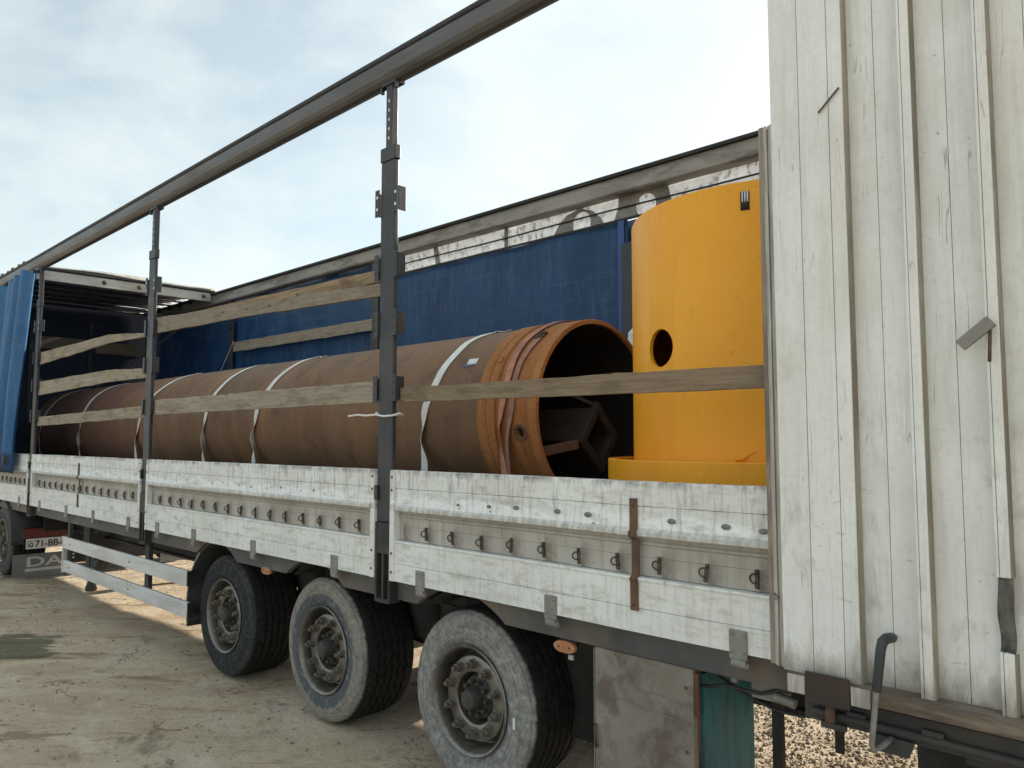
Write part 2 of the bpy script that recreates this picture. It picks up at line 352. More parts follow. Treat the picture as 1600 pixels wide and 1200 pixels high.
def ground_mat():
    k = NB('packed_dirt'); p = k.pos; X, Y, Z = k.xyz(p)
    big = k.noise(k.scl(p, 1, 1, 1), .55, 7, .62, .4)
    pr = k.scl(p, 1, 1, 1, rot=(0, 0, -.77))
    mid = k.noise(k.scl(pr, .85, 1.7, 1), 2.1, 9, .66, .7)
    fine = k.noise(p, 17, 9, .7); grit = k.noise(p, 75, 6, .75)
    c = k.mix(k.rng(mid, .36, .64), (.46, .365, .255), (.60, .505, .375))
    c = k.mix(k.mul(k.rng(big, .50, .66), .65), c, (.58, .51, .405))
    c = k.mix(k.mul(k.rng(fine, .54, .68), .5), c, (.33, .26, .185))
    # trodden, oily streaks
    tr = k.noise(k.scl(pr, .7, 2.1, 1), 1.4, 7, .7, 1.0)
    c = k.mix(k.mul(k.rng(tr, .535, .63), .72), c, (.235, .155, .098))
    oil = k.noise(k.scl(p, 1.2, 1.9, 1, off=(3.1, 1.7, 0)), .9, 6, .62, .6)
    c = k.mix(k.mul(k.rng(oil, .60, .68), .7), c, (.12, .098, .078))
    pale = k.noise(k.scl(p, 1.2, 2.2, 1, off=(7, 3, 0)), 1.0, 6, .65)
    c = k.mix(k.mul(k.rng(pale, .53, .66), .6), c, (.68, .615, .505))
    spk = k.noise(k.scl(p, 1, 1.8, 1), 9, 4, .75, .4)
    c = k.mix(k.mul(k.rng(spk, .68, .72), .7), c, (.11, .085, .062))
    c = k.mix(k.mul(k.rng(grit, .58, .66), .6), c, (.17, .125, .085))
    c = k.mix(k.mul(k.rng(grit, .38, .28), .4), c, (.64, .59, .49))
    cn = k.noise(k.scl(p, 1, 1.5, 1, off=(5, 2, 0)), 1.3, 4, .6)
    crk = k.mul(k.rng(k.math('ABSOLUTE', k.math('SUBTRACT', cn, .5)), .006, .002), k.rng(k.noise(p, 1.4, 2, .5), .50, .58))
    c = k.mix(k.mul(crk, .75), c, (.10, .075, .052))
    # a weedy damp patch in the foreground
    dx = k.math('SUBTRACT', X, -7.75); dy = k.mul(k.math('SUBTRACT', Y, -.78), 1.6)
    dd = k.math('ADD', k.math('SQRT', k.math('ADD', k.mul(dx, dx), k.mul(dy, dy))), k.mul(k.math('SUBTRACT', mid, .5), 1.3))
    c = k.mix(k.mul(k.rng(dd, .62, .48), .8), c, (.085, .085, .05))
    h = k.math('ADD', k.mul(mid, .6), k.mul(fine, .5))
    nb = k.bump(h, .8, .04); nb = k.bump(grit, .8, .012, nb)
    return k.fin(c, .92, 0, nb, .2)
M['ground'] = ground_mat()
M['stone'] = mat_basic('pale_gravel', (.48, .40, .28), (.64, .56, .42), 7, .9, 0, (.30, .23, .15), .6, dscale=5)

# ------------------------------------------------------------------ mesh helpers
class MB:
    def __init__(s): s.v = []; s.f = []; s.smooth = set()
    def face(s, idx, smooth=False):
        if smooth: s.smooth.add(len(s.f))
        s.f.append(tuple(idx))
    def box(s, x0, x1, y0, y1, z0, z1):
        b = len(s.v)
        s.v += [(x0, y0, z0), (x1, y0, z0), (x1, y1, z0), (x0, y1, z0), (x0, y0, z1), (x1, y0, z1), (x1, y1, z1), (x0, y1, z1)]
        for q in ((0, 3, 2, 1), (4, 5, 6, 7), (0, 1, 5, 4), (1, 2, 6, 5), (2, 3, 7, 6), (3, 0, 4, 7)): s.face([b+i for i in q])
        return s
    def bar(s, a, c, wx, wy, up=Vector((0, 0, 1))):
        a, c = Vector(a), Vector(c); d = (c-a).normalized()
        r = d.cross(up); r = r.normalized() if r.length > 1e-4 else Vector((1, 0, 0))
        u = r.cross(d); b = len(s.v)
        for p in (a, c):
            for i, j in ((-1, -1), (1, -1), (1, 1), (-1, 1)): s.v.append(tuple(p + r*i*wx/2 + u*j*wy/2))
        for q in ((3, 2, 1, 0), (4, 5, 6, 7), (0, 1, 5, 4), (1, 2, 6, 5), (2, 3, 7, 6), (3, 0, 4, 7)): s.face([b+i for i in q])
        return s
    def extrude(s, pts, axis, a, c, smooth=False):
        """closed polygon pts (2-D) swept along axis; x: pts=(y,z), y: pts=(x,z), z: pts=(x,y)"""
        b = len(s.v); n = len(pts)
        for t in (a, c):
            for (p, q) in pts: s.v.append({'x': (t, p, q), 'y': (p, t, q), 'z': (p, q, t)}[axis])
        for i in range(n): s.face((b+i, b+(i+1) % n, b+n+(i+1) % n, b+n+i), smooth)
        s.face([b+i for i in range(n)][::-1]); s.face([b+n+i for i in range(n)])
        return s
    def tube(s, path, r, seg=8, cap=True):
        path = [Vector(p) for p in path]; b = len(s.v); n = len(path)
        rs = r if isinstance(r, (list, tuple)) else [r]*n
        ref = None
        for i, p in enumerate(path):
            d = (path[min(i+1, n-1)]-path[max(i-1, 0)]).normalized()
            if ref is None:
                ref = Vector((0, 0, 1)) if abs(d.z) < .9 else Vector((1, 0, 0))
            x = d.cross(ref).normalized(); y = x.cross(d); ref = y
            for k in range(seg):
                t = 2*PI*k/seg; s.v.append(tuple(p + x*math.cos(t)*rs[i] + y*math.sin(t)*rs[i]))
        for i in range(n-1):
            for k in range(seg):
                s.face((b+i*seg+k, b+i*seg+(k+1) % seg, b+(i+1)*seg+(k+1) % seg, b+(i+1)*seg+k), True)
        if cap:
            s.face([b+k for k in range(seg)][::-1]); s.face([b+(n-1)*seg+k for k in range(seg)])
        return s
    def lathe(s, prof, axis, c=(0, 0, 0), seg=48, closed=False, offs=None):
        """prof = [(r, t)] swept about axis through c"""
        b = len(s.v); n = len(prof)
        for k in range(seg):
            a = 2*PI*k/seg; ca, sa = math.cos(a), math.sin(a)
            for i, (r, t) in enumerate(prof):
                if offs: t = t + offs(i, a)
                if axis == 'y': s.v.append((c[0]+r*ca, c[1]+t, c[2]+r*sa))
                elif axis == 'x': s.v.append((c[0]+t, c[1]+r*ca, c[2]+r*sa))
                else: s.v.append((c[0]+r*ca, c[1]+r*sa, c[2]+t))
        m = n if closed else n-1
        for k in range(seg):
            k2 = (k+1) % seg
            for i in range(m):
                j = (i+1) % n
                s.face((b+k*n+i, b+k2*n+i, b+k2*n+j, b+k*n+j), True)
        return s
    def grid(s, fn, nu, nv, smooth=True):
        b = len(s.v)
        for i in range(nu+1):
            for j in range(nv+1): s.v.append(tuple(fn(i/nu, j/nv)))
        for i in range(nu):
            for j in range(nv):
                a = b+i*(nv+1)+j; s.face((a, a+1, a+nv+2, a+nv+1), smooth)
        return s
    def mesh(s, name):
        me = bpy.data.meshes.new(name); me.from_pydata(s.v, [], s.f); me.update()
        if s.smooth:
            for i in s.smooth: me.polygons[i].use_smooth = True
        return me

def wpos(o):
    p = Vector((0, 0, 0))
    while o is not None: p += o.location; o = o.parent
    return p
def add(name, mb, mat, parent=None, loc=None, bevel=0., sharp=None, solid=0., fix=True):
    me = mb.mesh(name) if isinstance(mb, MB) else mb
    if fix and isinstance(mb, MB):
        import bmesh
        bm = bmesh.new(); bm.from_mesh(me); bmesh.ops.recalc_face_normals(bm, faces=bm.faces); bm.to_mesh(me); bm.free()
    if not me.materials: me.materials.append(M[mat] if isinstance(mat, str) else mat)
    if sharp is not None: me.set_sharp_from_angle(angle=R(sharp))
    o = bpy.data.objects.new(name, me); col.objects.link(o)
    wl = Vector(loc) if loc is not None else Vector((0, 0, 0))
    if parent is not None:
        o.parent = parent; o.location = wl - wpos(parent)
    else: o.location = wl
    if bevel:
        b = o.modifiers.new('bevel', 'BEVEL'); b.width = bevel; b.segments = 2; b.limit_method = 'ANGLE'; b.angle_limit = R(40)
    if solid:
        b = o.modifiers.new('solid', 'SOLIDIFY'); b.thickness = solid; b.offset = 0
    return o
def empty(name, loc, label, cat, group=None):
    o = bpy.data.objects.new(name, None); col.objects.link(o); o.location = loc
    return tag(o, label, cat, group)
def tag(o, label, cat, group=None):
    o['label'] = label; o['category'] = cat
    if group: o['group'] = group
    return o
def part_empty(name, parent, loc):
    o = bpy.data.objects.new(name, None); col.objects.link(o); o.parent = parent; o.location = Vector(loc)-wpos(parent); return o
def inst(name, me, parent, loc, rot=None):
    o = bpy.data.objects.new(name, me); col.objects.link(o); o.parent = parent
    o.location = Vector(loc)-wpos(parent)
    if rot: o.rotation_euler = rot
    return o
def boolean_mesh(name, a, cutters):
    import bmesh
    def clean(mb):
        me = mb.mesh('tmp'); bm = bmesh.new(); bm.from_mesh(me); bmesh.ops.recalc_face_normals(bm, faces=bm.faces); bm.to_mesh(me); bm.free(); return me
    oa = bpy.data.objects.new('tmp', clean(a)); col.objects.link(oa); tmp = [oa]
    for c in cutters:
        oc = bpy.data.objects.new('tmp', clean(c)); col.objects.link(oc); tmp.append(oc)
        m = oa.modifiers.new('b', 'BOOLEAN'); m.operation = 'DIFFERENCE'; m.object = oc; m.solver = 'EXACT'
    dg = bpy.context.evaluated_depsgraph_get(); dg.update()
    me = bpy.data.meshes.new_from_object(oa.evaluated_get(dg)); me.name = name
    for o in tmp: bpy.data.objects.remove(o)
    return me
def text_mesh(txt, size, ext=.0015):
    cu = bpy.data.curves.new('t', 'FONT'); cu.body = txt; cu.size = size; cu.extrude = ext; cu.offset = .0016*size/.1
    o = bpy.data.objects.new('t', cu); col.objects.link(o)
    dg = bpy.context.evaluated_depsgraph_get(); dg.update()
    me = bpy.data.meshes.new_from_object(o.evaluated_get(dg)); bpy.data.objects.remove(o)
    return me

# ------------------------------------------------------------------ ground
def gh(x, y):
    h = noise.noise((x*.55, y*.55, 1.3))*.028 + noise.noise((x*1.9, y*1.9, 4.1))*.012 + noise.noise((x*6, y*6, 2.2))*.004
    # keep the ground level where the wheels stand
    return h - .012
def lines(lo, hi, step, far):
    a = [lo+i*step for i in range(int(round((hi-lo)/step))+1)]
    pre, d, x = [], step, lo
    while x > -far: d *= 1.35; x -= d; pre.append(x)
    post, d, x = [], step, hi
    while x < far: d *= 1.35; x += d; post.append(x)
    return pre[::-1]+a+post
xs, ys = lines(-14, 1.5, .07, 600), lines(-3.2, 9, .07, 600)
g = MB()
for x in xs:
    for y in ys: g.v.append((x, y, gh(x, y)))
ny = len(ys)
for i in range(len(xs)-1):
    for j in range(ny-1):
        a = i*ny+j; g.face((a, a+ny, a+ny+1, a+1), True)
go = add('ground', g, 'ground', fix=False); go['kind'] = 'structure'

def rock(mb, x, y, z, r):
    b = len(mb.v); a0 = random.random()*6.28; sx, sy, sz = [random.uniform(.6, 1.3)*r for _ in range(3)]
    sz *= .65
    base = [(0, 0, 1), (.9, 0, .25), (.28, .86, .1), (-.73, .53, .3), (-.7, -.5, .05), (.3, -.87, .3), (.2, .1, -.6)]
    for p in base:
        q = [c*random.uniform(.8, 1.2) for c in p]
        xx = q[0]*math.cos(a0)-q[1]*math.sin(a0); yy = q[0]*math.sin(a0)+q[1]*math.cos(a0)
        mb.v.append((x+xx*sx, y+yy*sy, z+q[2]*sz))
    for i in range(5):
        j = (i+1) % 5; mb.face((b, b+1+i, b+1+j)); mb.face((b+6, b+1+j, b+1+i))
gr = MB()
for i in range(24000):
    u = random.random()
    if u < .78: x, y = random.uniform(-3.4, -.2), random.uniform(1.0, 1.0+3.8*random.random()**.8)
    else: x, y = random.uniform(-16, -4), random.uniform(.8, 9)
    r = random.choice((.005, .006, .007, .008, .010, .012, .016)) * random.uniform(.7, 1.25)
    rock(gr, x, y, gh(x, y)+r*.2, r)
go2 = add('gravel', gr, 'stone', fix=False); go2['kind'] = 'stuff'; tag(go2, 'loose pale gravel lying in the sun beyond and below the trailer', 'gravel')
db = MB()
for i in range(1500):
    x, y = random.uniform(-11, -2.5), random.uniform(-2.4, .5)
    r = random.choice((.003, .003, .004, .004, .005, .006, .008, .012)) * random.uniform(.7, 1.3)
    rock(db, x, y, gh(x, y)+r*.2, r)
for i in range(120):
    x, y = random.uniform(-9, -3), random.uniform(-2.2, .4)
    r = random.uniform(.008, .018); rock(db, x, y, gh(x, y)+r*.1, r)
go3 = add('pebbles', db, mat_basic('dirt_crumbs', (.16, .125, .09), (.44, .37, .28), 9, .9), fix=False); go3['kind'] = 'stuff'
tag(go3, 'small dark crumbs and pebbles scattered over the shaded dirt', 'pebbles')
fs = MB(); rock(fs, -4.35, -.80, .004, .036); rock(fs, -4.335, -.79, .003, .03)
tag(add('stone', fs, mat_basic('grey_stone', (.20, .18, .15), (.30, .27, .23), 14, .9), fix=False), 'single flat grey stone lying on the dirt at the bottom of the picture', 'stone')
tw = MB(); tw.tube([(-5.02, -.62, .012), (-4.9, -.66, .014), (-4.78, -.64, .02), (-4.70, -.58, .03)], [.003, .004, .004, .002], 6)
tag(add('twig', tw, 'woodbrown'), 'thin bent brown twig lying on the dirt before the front wheel', 'twig')

# ------------------------------------------------------------------ trailer
FLOOR = 1.325
T = empty('semi_trailer', (-6.7, 1.25, 0), 'long white-boarded curtain-side semi trailer with its side opened, carrying the rusty pipe', 'trailer')
XF, XR = -13.5, .12
add('deck', MB().box(XF, XR, .06, 2.44, 1.20, FLOOR), 'black', T)
AX = (-5.63, -4.28, -2.93); RW = .45

# side beam with wheel arches (near), plain far
def side_beam(y0, y1):
    z0, z1 = .882, 1.012
    pts = [(XF, z0)]
    for ax in AX:
        r = .545; dz = z0-RW; dx = math.sqrt(r*r-dz*dz)
        a0 = math.atan2(dz, -dx); a1 = math.atan2(dz, dx)
        for i in range(15):
            a = a0+(a1-a0)*i/14; pts.append((ax+r*math.cos(a), RW+r*math.sin(a)))
    pts += [(XR, z0), (XR, z1), (XF, z1)]
    return MB().extrude(pts, 'y', y0, y1)
add('side_beam', side_beam(.035, .075), 'beam', T)
add('side_beam', side_beam(2.43, 2.47), 'beam', T)
fl = MB()
for y0, y1 in ((.036, .11), (2.40, 2.468)): fl.box(XF, XR, y0, y1, 1.013, 1.198)
add('outer_frame', fl, 'chassis', T)
ch = MB()
for y in (.62, 1.78):
    add('chassis_beam', MB().extrude([(y, .60), (y+.10, .60), (y+.10, .62), (y+.06, .622), (y+.06, .978), (y+.10, .98), (y+.10, 1.0), (y, 1.0), (y, .98), (y+.04, .978), (y+.04, .622), (y, .62)], 'x', XF, XR-.1), 'chassis', T)
cm = MB()
for i in range(22):
    x = XF+.3+i*.62; cm.box(x, x+.06, .11, 2.39, 1.02, 1.199)
add('cross_member', cm, 'black', T)
# arch liners above each wheel
for ax in AX:
    for y0, y1 in ((.09, .55), (1.95, 2.40)):
        def fn(u, v, ax=ax, y0=y0, y1=y1):
            a = R(52+76*u); return (ax+.53*math.cos(a), y0+(y1-y0)*v, RW+.53*math.sin(a))
        add('mudguard', MB().grid(fn, 20, 2), 'black', T, solid=.006)

# wheels
def tyre_mesh(zig=0., name='tyre'):
    prof = [(.252, .055), (.262, .028), (.275, .012), (.30, .004), (.34, .0), (.385, .004), (.415, .014), (.434, .030), (.444, .05), (.449, .075)]
    gro = set()
    for y in (.115, .165, .215, .265, .315):
        for dy, r in ((-.009, .45), (-.0055, .436), (.0055, .436), (.009, .45)):
            gro.add(len(prof)); prof.append((r, y+dy))
    prof += [(.449, .35), (.44, .385), (.41, .405), (.34, .41), (.27, .395), (.252, .36)]
    def offs(i, a):
        if i in gro and zig:
            t = (a*34/(2*PI)) % 1.0; return zig*(abs(t-.5)*4-1)
        return 0
    m = MB().lathe(prof, 'y', seg=136 if zig else 96, closed=True, offs=offs)
    return m
def rim_mesh():
    prof = [(.268, .012), (.273, .005), (.267, -.002), (.259, .002), (.252, .014), (.247, .030), (.243, .05), (.238, .085), (.232, .12), (.222, .125),
            (.214, .110), (.212, .062), (.208, .052), (.198, .047), (.15, .046), (.138, .047), (.130, .052), (.126, .07), (.124, .19), (.24, .19), (.25, .35), (.264, .36), (.268, .30)]
    return MB().lathe(prof, 'y', seg=72, closed=True)
def hub_mesh():
    m = MB().lathe([(.0, -.012), (.03, -.010), (.045, -.002), (.053, .016), (.055, .04), (.056, .065), (.062, .07), (.10, .072), (.106, .08), (.114, .10), (.122, .13), (.0, .16)], 'y', seg=40)
    for i in range(10):
        a = 2*PI*i/10+.2; c = (.082*math.cos(a), 0, .082*math.sin(a))
        m.lathe([(0, .040), (.011, .040), (.013, .045), (.013, .075), (0, .075)], 'y', c, 6)
    return m
def nut_mesh():
    m = MB(); m.lathe([(0, -.046), (.009, -.046), (.010, -.043), (.010, -.02)], 'y', seg=10)
    m.lathe([(.010, -.030), (.0165, -.029), (.0175, -.026), (.0175, -.006), (.022, -.005), (.022, .001)], 'y', seg=6)
    return m
nutme = nut_mesh().mesh('lug_nut'); nutme.materials.append(M['nut']); nutme.set_sharp_from_angle(angle=R(35))
rimme = rim_mesh().mesh('rim'); rimme.materials.append(M['rim']); rimme.set_sharp_from_angle(angle=R(38))
hubme = hub_mesh().mesh('hub'); hubme.materials.append(M['hub']); hubme.set_sharp_from_angle(angle=R(35))
def make_wheel(parent, c, tm, zig=0., far=False, spin=0., z0=-.008):
    wv = part_empty('wheel', parent, (c[0], c[1], c[2]+z0))
    me = tyre_mesh(zig).mesh('tyre'); me.materials.append(M[tm]); me.set_sharp_from_angle(angle=R(42))
    rot = (0, spin, 0) if not far else (0, spin, PI)
    base = (c[0], c[1], c[2]+z0)
    inst('tyre', me, wv, base, rot); inst('rim', rimme, wv, base, rot); inst('hub', hubme, wv, base, rot)
    if not far:
        for i in range(10):
            a = 2*PI*i/10+spin+.12
            inst('lug_nut', nutme, wv, (base[0]+.172*math.cos(a), base[1]+.0465, base[2]+.172*math.sin(a)), (0, -a, 0)).scale = (1.3, 1.15, 1.3)
    return wv
for i, ax in enumerate(AX):
    wv = make_wheel(T, (ax, .10, RW), ('tyre1', 'tyre2', 'tyre3')[i], (0, .008, 0)[i], spin=(.1, .5, .85)[i])
    make_wheel(T, (ax, 2.40, RW), 'tyre1', 0, far=True, spin=.3)
    add('axle', MB().tube([(ax, .32, RW), (ax, 2.18, RW)], .065, 14), 'black', T)
    sus = MB()
    for y in (.66, 1.84):
        sus.bar((ax-.5, y, .62), (ax+.05, y, .50), .09, .06); sus.box(ax-.56, ax-.44, y-.05, y+.05, .5, .99)
        sus.bar((ax+.05, y, .50), (ax+.38, y, .48), .11, .05)
    add('suspension_arm', sus, 'black', T)
    for y in (.66, 1.84):
        b = MB().lathe([(0, .50), (.09, .50), (.10, .52), (.125, .56), (.13, .62), (.13, .78), (.135, .84), (.125, .90), (.10, .93), (.10, .98), (0, .98)], 'z', (ax+.36, y, 0), 24)
        add('air_bellows', b, 'chassis', T, sharp=40)
# white tyre tag on rearmost near tyre
wt = AX[2]
add('tyre_tag', MB().box(wt+.325, wt+.337, .0935, .0985, .385, .437), 'white', T)

# front mudguard of the leading wheel
def mg(u, v):
    a = R(95+100*u); r = .545; return (AX[0]+r*math.cos(a), .07+.42*v, RW-.01+r*math.sin(a))
add('mudguard', MB().grid(mg, 20, 2), 'rubber', T, solid=.008)
rim_ = MB()
for (r0, r1) in ((.548, .562),):
    pts = [(AX[0]+r1*math.cos(R(97+98*i/16)), RW-.01+r1*math.sin(R(97+98*i/16))) for i in range(17)] + [(AX[0]+r0*math.cos(R(97+98*i/16)), RW-.01+r0*math.sin(R(97+98*i/16))) for i in range(16, -1, -1)]
    rim_.extrude(pts, 'y', .062, .075)
add('mudguard_edge', rim_, 'alu', T)
add('mudguard_end', MB().box(-6.20, -6.165, .07, .49, .28, .42), 'rubber', T, bevel=.004)

# side guard
sg = part_empty('side_guard', T, (-7.6, .03, .5))
add('guard_rail', MB().box(-9.12, -6.05, .0, .03, .615, .735), 'guard', sg, bevel=.004)
add('guard_rail', MB().box(-9.10, -6.03, .0, .03, .375, .495), 'guard', sg, bevel=.004)
add('guard_end', MB().box(-9.15, -9.122, -.002, .055, .36, .74), 'guard', sg, bevel=.003)
add('rail_cap', MB().box(-6.048, -6.03, .001, .045, .617, .733), 'black', sg)
add('rail_cap', MB().box(-6.028, -6.01, .001, .045, .377, .493), 'black', sg)
add('guard_post', MB().box(-6.98, -6.90, .034, .07, .40, 1.0), 'chassis', sg)
add('guard_post', MB().box(-9.10, -9.04, .034, .07, .40, 1.0), 'chassis', sg)
add('pallet_box', MB().box(-9.3, -7.2, 1.05, 1.85, .58, .99), 'black', T, bevel=.02)
bl = MB()
for x in (-7.25, -8.9):
    for z in (.675, .435): bl.lathe([(0, -.006), (.008, -.005), (.009, 0)], 'y', (x, 0, z), 8)
add('rail_bolt', bl, 'hook', sg)
# landing legs
for y in (.42, 1.98):
    l = MB().box(-9.86, -9.66, y, y+.14, .48, 1.0); l.box(-9.82, -9.70, y+.02, y+.12, .14, .5)
    l.lathe([(0, .0), (.06, 0), (.065, .03), (.05, .07), (.03, .14)], 'z', (-9.76, y+.07, .02), 12)
    add('landing_leg', l, 'chassis', T, bevel=.004)
lg = MB().bar((-9.76, .5, .72), (-9.76, 2.0, .72), .05, .05)
add('leg_brace', MB().bar((-9.66, .49, .70), (-8.9, .66, .95), .06, .05), 'chassis', T)
add('leg_gearbox', MB().box(-9.66, -9.50, .44, .56, .28, .50).lathe([(0, 0), (.06, .0), (.07, .02), (.07, .10), (0, .10)], 'x', (-9.52, .5, .36), 14), 'chassis', T, bevel=.015)
add('leg_brace', lg, 'chassis', T)
# air tanks and pipes under the deck
for (x, y, z, L) in ((-7.6, 1.15, .72, .75), (-6.75, 1.1, .74, .45), (-7.3, .85, .70, .5)):
    add('air_tank', MB().lathe([(0, -L/2), (.07, -L/2), (.11, -L/2+.04), (.12, -L/2+.09), (.12, L/2-.09), (.11, L/2-.04), (.07, L/2), (0, L/2)], 'x', (x, y, z), 24), 'chassis', T, sharp=50)
hz_ = MB()
for i, (a, b, s) in enumerate((((-8.7, .7, .8), (-6.4, .6, .8), .12), ((-8.3, .9, .85), (-5.9, .8, .85), .1), ((-3.6, .3, .85), (-2.0, .35, .86), .05))):
    a, b = Vector(a), Vector(b)
    hz_.tube([a.lerp(b, t/10)-Vector((0, 0, s*math.sin(PI*t/10))) for t in range(11)], .012, 7)
add('air_hose', hz_, 'rubber', T)

# marker lamps
def lamp(x, z, y=.05):
    l = MB(); pts = [(x+.045*math.cos(a)*1.1+(.012 if math.cos(a) > 0 else -.012), z+.026*math.sin(a)) for a in [2*PI*i/20 for i in range(20)]]
    l.extrude(pts, 'y', y-.018, y+.004)
    o = add('marker_lamp', l, 'amber', T, bevel=.004)
    add('lamp_base', MB().box(x-.04, x+.05, y+.005, y+.03, z-.02, z+.05), 'rubber', o)
    rv = MB()
    for dx in (-.03, .03): rv.lathe([(0, -.0205), (.005, -.0200), (.006, -.018)], 'y', (x+dx, y, z), 8)
    add('lamp_screw', rv, 'hook', o)
lamp(-2.235, .845); lamp(-4.88, .868); lamp(-7.72, .86, .2)
add('lamp_shard', MB().box(-2.215, -2.19, .04, .05, .795, .815), 'trimgrey', T)

# toolbox
tb = part_empty('toolbox', T, (-1.83, .3, .35))
add('box_body', MB().box(-2.05, -1.60, .085, .50, .18, .868), 'rust', tb)
add('box_door', MB().box(-2.075, -1.60, .045, .083, .18, .876), 'boxgrey', tb, bevel=.006)
add('box_side', MB().box(-1.598, -1.585, .10, .50, .20, .85), 'teal', tb)
add('box_hinge', MB().tube([(-1.594, .062, .70), (-1.594, .062, .86)], .011, 8).tube([(-1.594, .062, .3), (-1.594, .062, .48)], .011, 8), 'rust', tb)
cs = MB()
for zz, s in ((.77, .02), (.70, -.016)):
    cs.tube([(-2.07+.46*t/12, .0425+.0012*math.sin(t*2), zz-.012*t/12*3+.004*math.sin(t*1.7)) for t in range(13)], .0018, 5)
cs.tube([(-1.97, .043, .865), (-1.92, .0425, .82), (-1.88, .043, .775)], .002, 5)
add('box_crease', cs, 'hinge', tb)
add('box_latch', MB().tube([(-2.068, .040, .56), (-2.063, .030, .54), (-2.060, .030, .49), (-2.066, .040, .465)], .006, 7), 'hook', tb)
# brackets and stays behind the toolbox
add('cable', MB().tube([(-2.12+.07*t, .10, .86-.05*math.sin(PI*t/13)-.01*math.sin(t*1.9)) for t in range(14)], .007, 7), 'rubber', T)
add('cable', MB().tube([(-1.58+.06*t, .16, .85-.09*math.sin(PI*t/10)) for t in range(11)], .006, 7), 'rubber', T)
for xx in (-2.0, -1.75, -1.45): add('cable_clip', MB().box(xx-.012, xx+.012, .085, .115, .85, .884), 'hinge', T)
for zz in (.80, .56, .34): add('box_bolt', MB().lathe([(0, -.005), (.006, -.004), (.007, 0)], 'y', (-1.63, .045, zz), 8), 'hook', tb)
add('box_edge', MB().box(-2.079, -2.0755, .044, .084, .19, .87), 'hinge', tb)
st = MB(); st.box(-1.40, -1.36, .28, .31, .10, .90); st.box(-1.16, -1.13, .28, .30, .62, .86)
st.box(-1.33, -1.0, .26, .29, .80, .872); st.box(-1.05, -.98, .25, .30, .78, .87)
add('hanger_bracket', st, 'black', T, bevel=.003)
add('coupling_block', MB().box(-1.40, -1.28, .12, .2, .80, .875).tube([(-1.30, .10, .83), (-1.22, .10, .82)], .018, 10), 'hinge', T, bevel=.004)
dk = MB().box(-2.6, -2.15, .4, .55, .3, .9); dk.box(-2.3, -2.1, .35, .6, .28, .85)
add('spare_carrier', dk, 'black', T)

# sideboards
def plank_prof(kind):
    yo, yi = -.022, .014
    if kind == 0: return [(.034, 1.587), (yo+.004, 1.587), (yo, 1.583), (yo, 1.4925), (yo+.002, 1.4905), (.034, 1.4905)]
    if kind == 1: return [(.034, 1.489), (yo+.002, 1.489), (yo, 1.487), (yo, 1.402), (yo-.011, 1.388), (yo-.011, 1.374), (yo-.006, 1.370), (.034, 1.370)]
    if kind == 2: return [(.034, 1.369), (yi-.002, 1.369), (yi-.002, 1.352), (yi-.010, 1.345), (yi-.010, 1.338), (yi, 1.330), (yi, 1.2868), (.034, 1.2862)]
    if kind == 3: return [(.034, 1.2855), (yi, 1.2858), (yi, 1.212), (.034, 1.210)]
    if kind == 4: return [(.034, 1.209), (yo-.004, 1.209), (yo-.006, 1.204), (yo-.004, 1.197), (yo, 1.195), (yo, 1.090), (yo+.002, 1.088), (.034, 1.088)]
    if kind == 5: return [(.034, 1.0865), (yo+.002, 1.0865), (yo, 1.0845), (yo, .993), (.034, .992)]
hk = MB().box(-.007, .007, -.008, 0, -.038, .03)
hk.tube([(0, -.010, .016)] + [(-.006-.020*math.sin(PI*t/8), -.014, .016*math.cos(PI*t/8)-.002) for t in range(9)] + [(0, -.010, -.018)], .0036, 6)
hk.lathe([(0, -.012), (.006, -.011), (.007, -.008)], 'y', (0, 0, .024), 8)
hookme = hk.mesh('hook'); hookme.materials.append(M['hook'])
hg = MB().box(-.034, .034, -.007, 0, -.012, .088)
for dx in (-.024, .024):
    for dz in (.012, .074): hg.lathe([(0, -.011), (.005, -.0105), (.006, -.007)], 'y', (dx, 0, dz), 8)
hg.box(-.025, .03, -.012, .012, -.03, -.0125); hg.tube([(-.03, .004, -.034), (.038, .004, -.034)], .011, 8)
hingeme = hg.mesh('hinge'); hingeme.materials.append(M['hinge'])
rvm = MB().lathe([(0, -.004), (.006, -.0035), (.008, 0)], 'y', seg=10).mesh('rivet'); rvm.materials.append(M['hook'])
dm = MB().lathe([(0, -.0012), (.8, -.0012), (1.0, 0)], 'y', seg=14)
dm.v = [(v[0]*.017, v[1], v[2]*.0095) for v in dm.v]
dentme = dm.mesh('bolt_head'); dentme.materials.append(M['hinge'] if False else mat_basic('bare_bolt_head', (.15, .145, .14), (.24, .23, .22), 60, .6, .3))
def wavy(prof, xa, xb, kd):
    m = MB(); n = max(8, int((xb-xa)/.09)); q = len(prof)
    for i in range(n+1):
        x = xa+(xb-xa)*i/n
        dy = .0025*noise.noise((x*1.1, 2.0, 0))+.0012*noise.noise((x*4.5, kd*3.1, 5))
        dz = .004*noise.noise((x*.9, 7.0, 1)) + (.0015*noise.noise((x*7, 1, 9)) if kd == 0 else 0)
        for (y, z) in prof: m.v.append((x, y+dy, z+dz))
    for i in range(n):
        for k in range(q):
            j = (k+1) % q; m.face((i*q+k, i*q+j, (i+1)*q+j, (i+1)*q+k))
    m.face(list(range(q))[::-1]); m.face([n*q+k for k in range(q)])
    return m
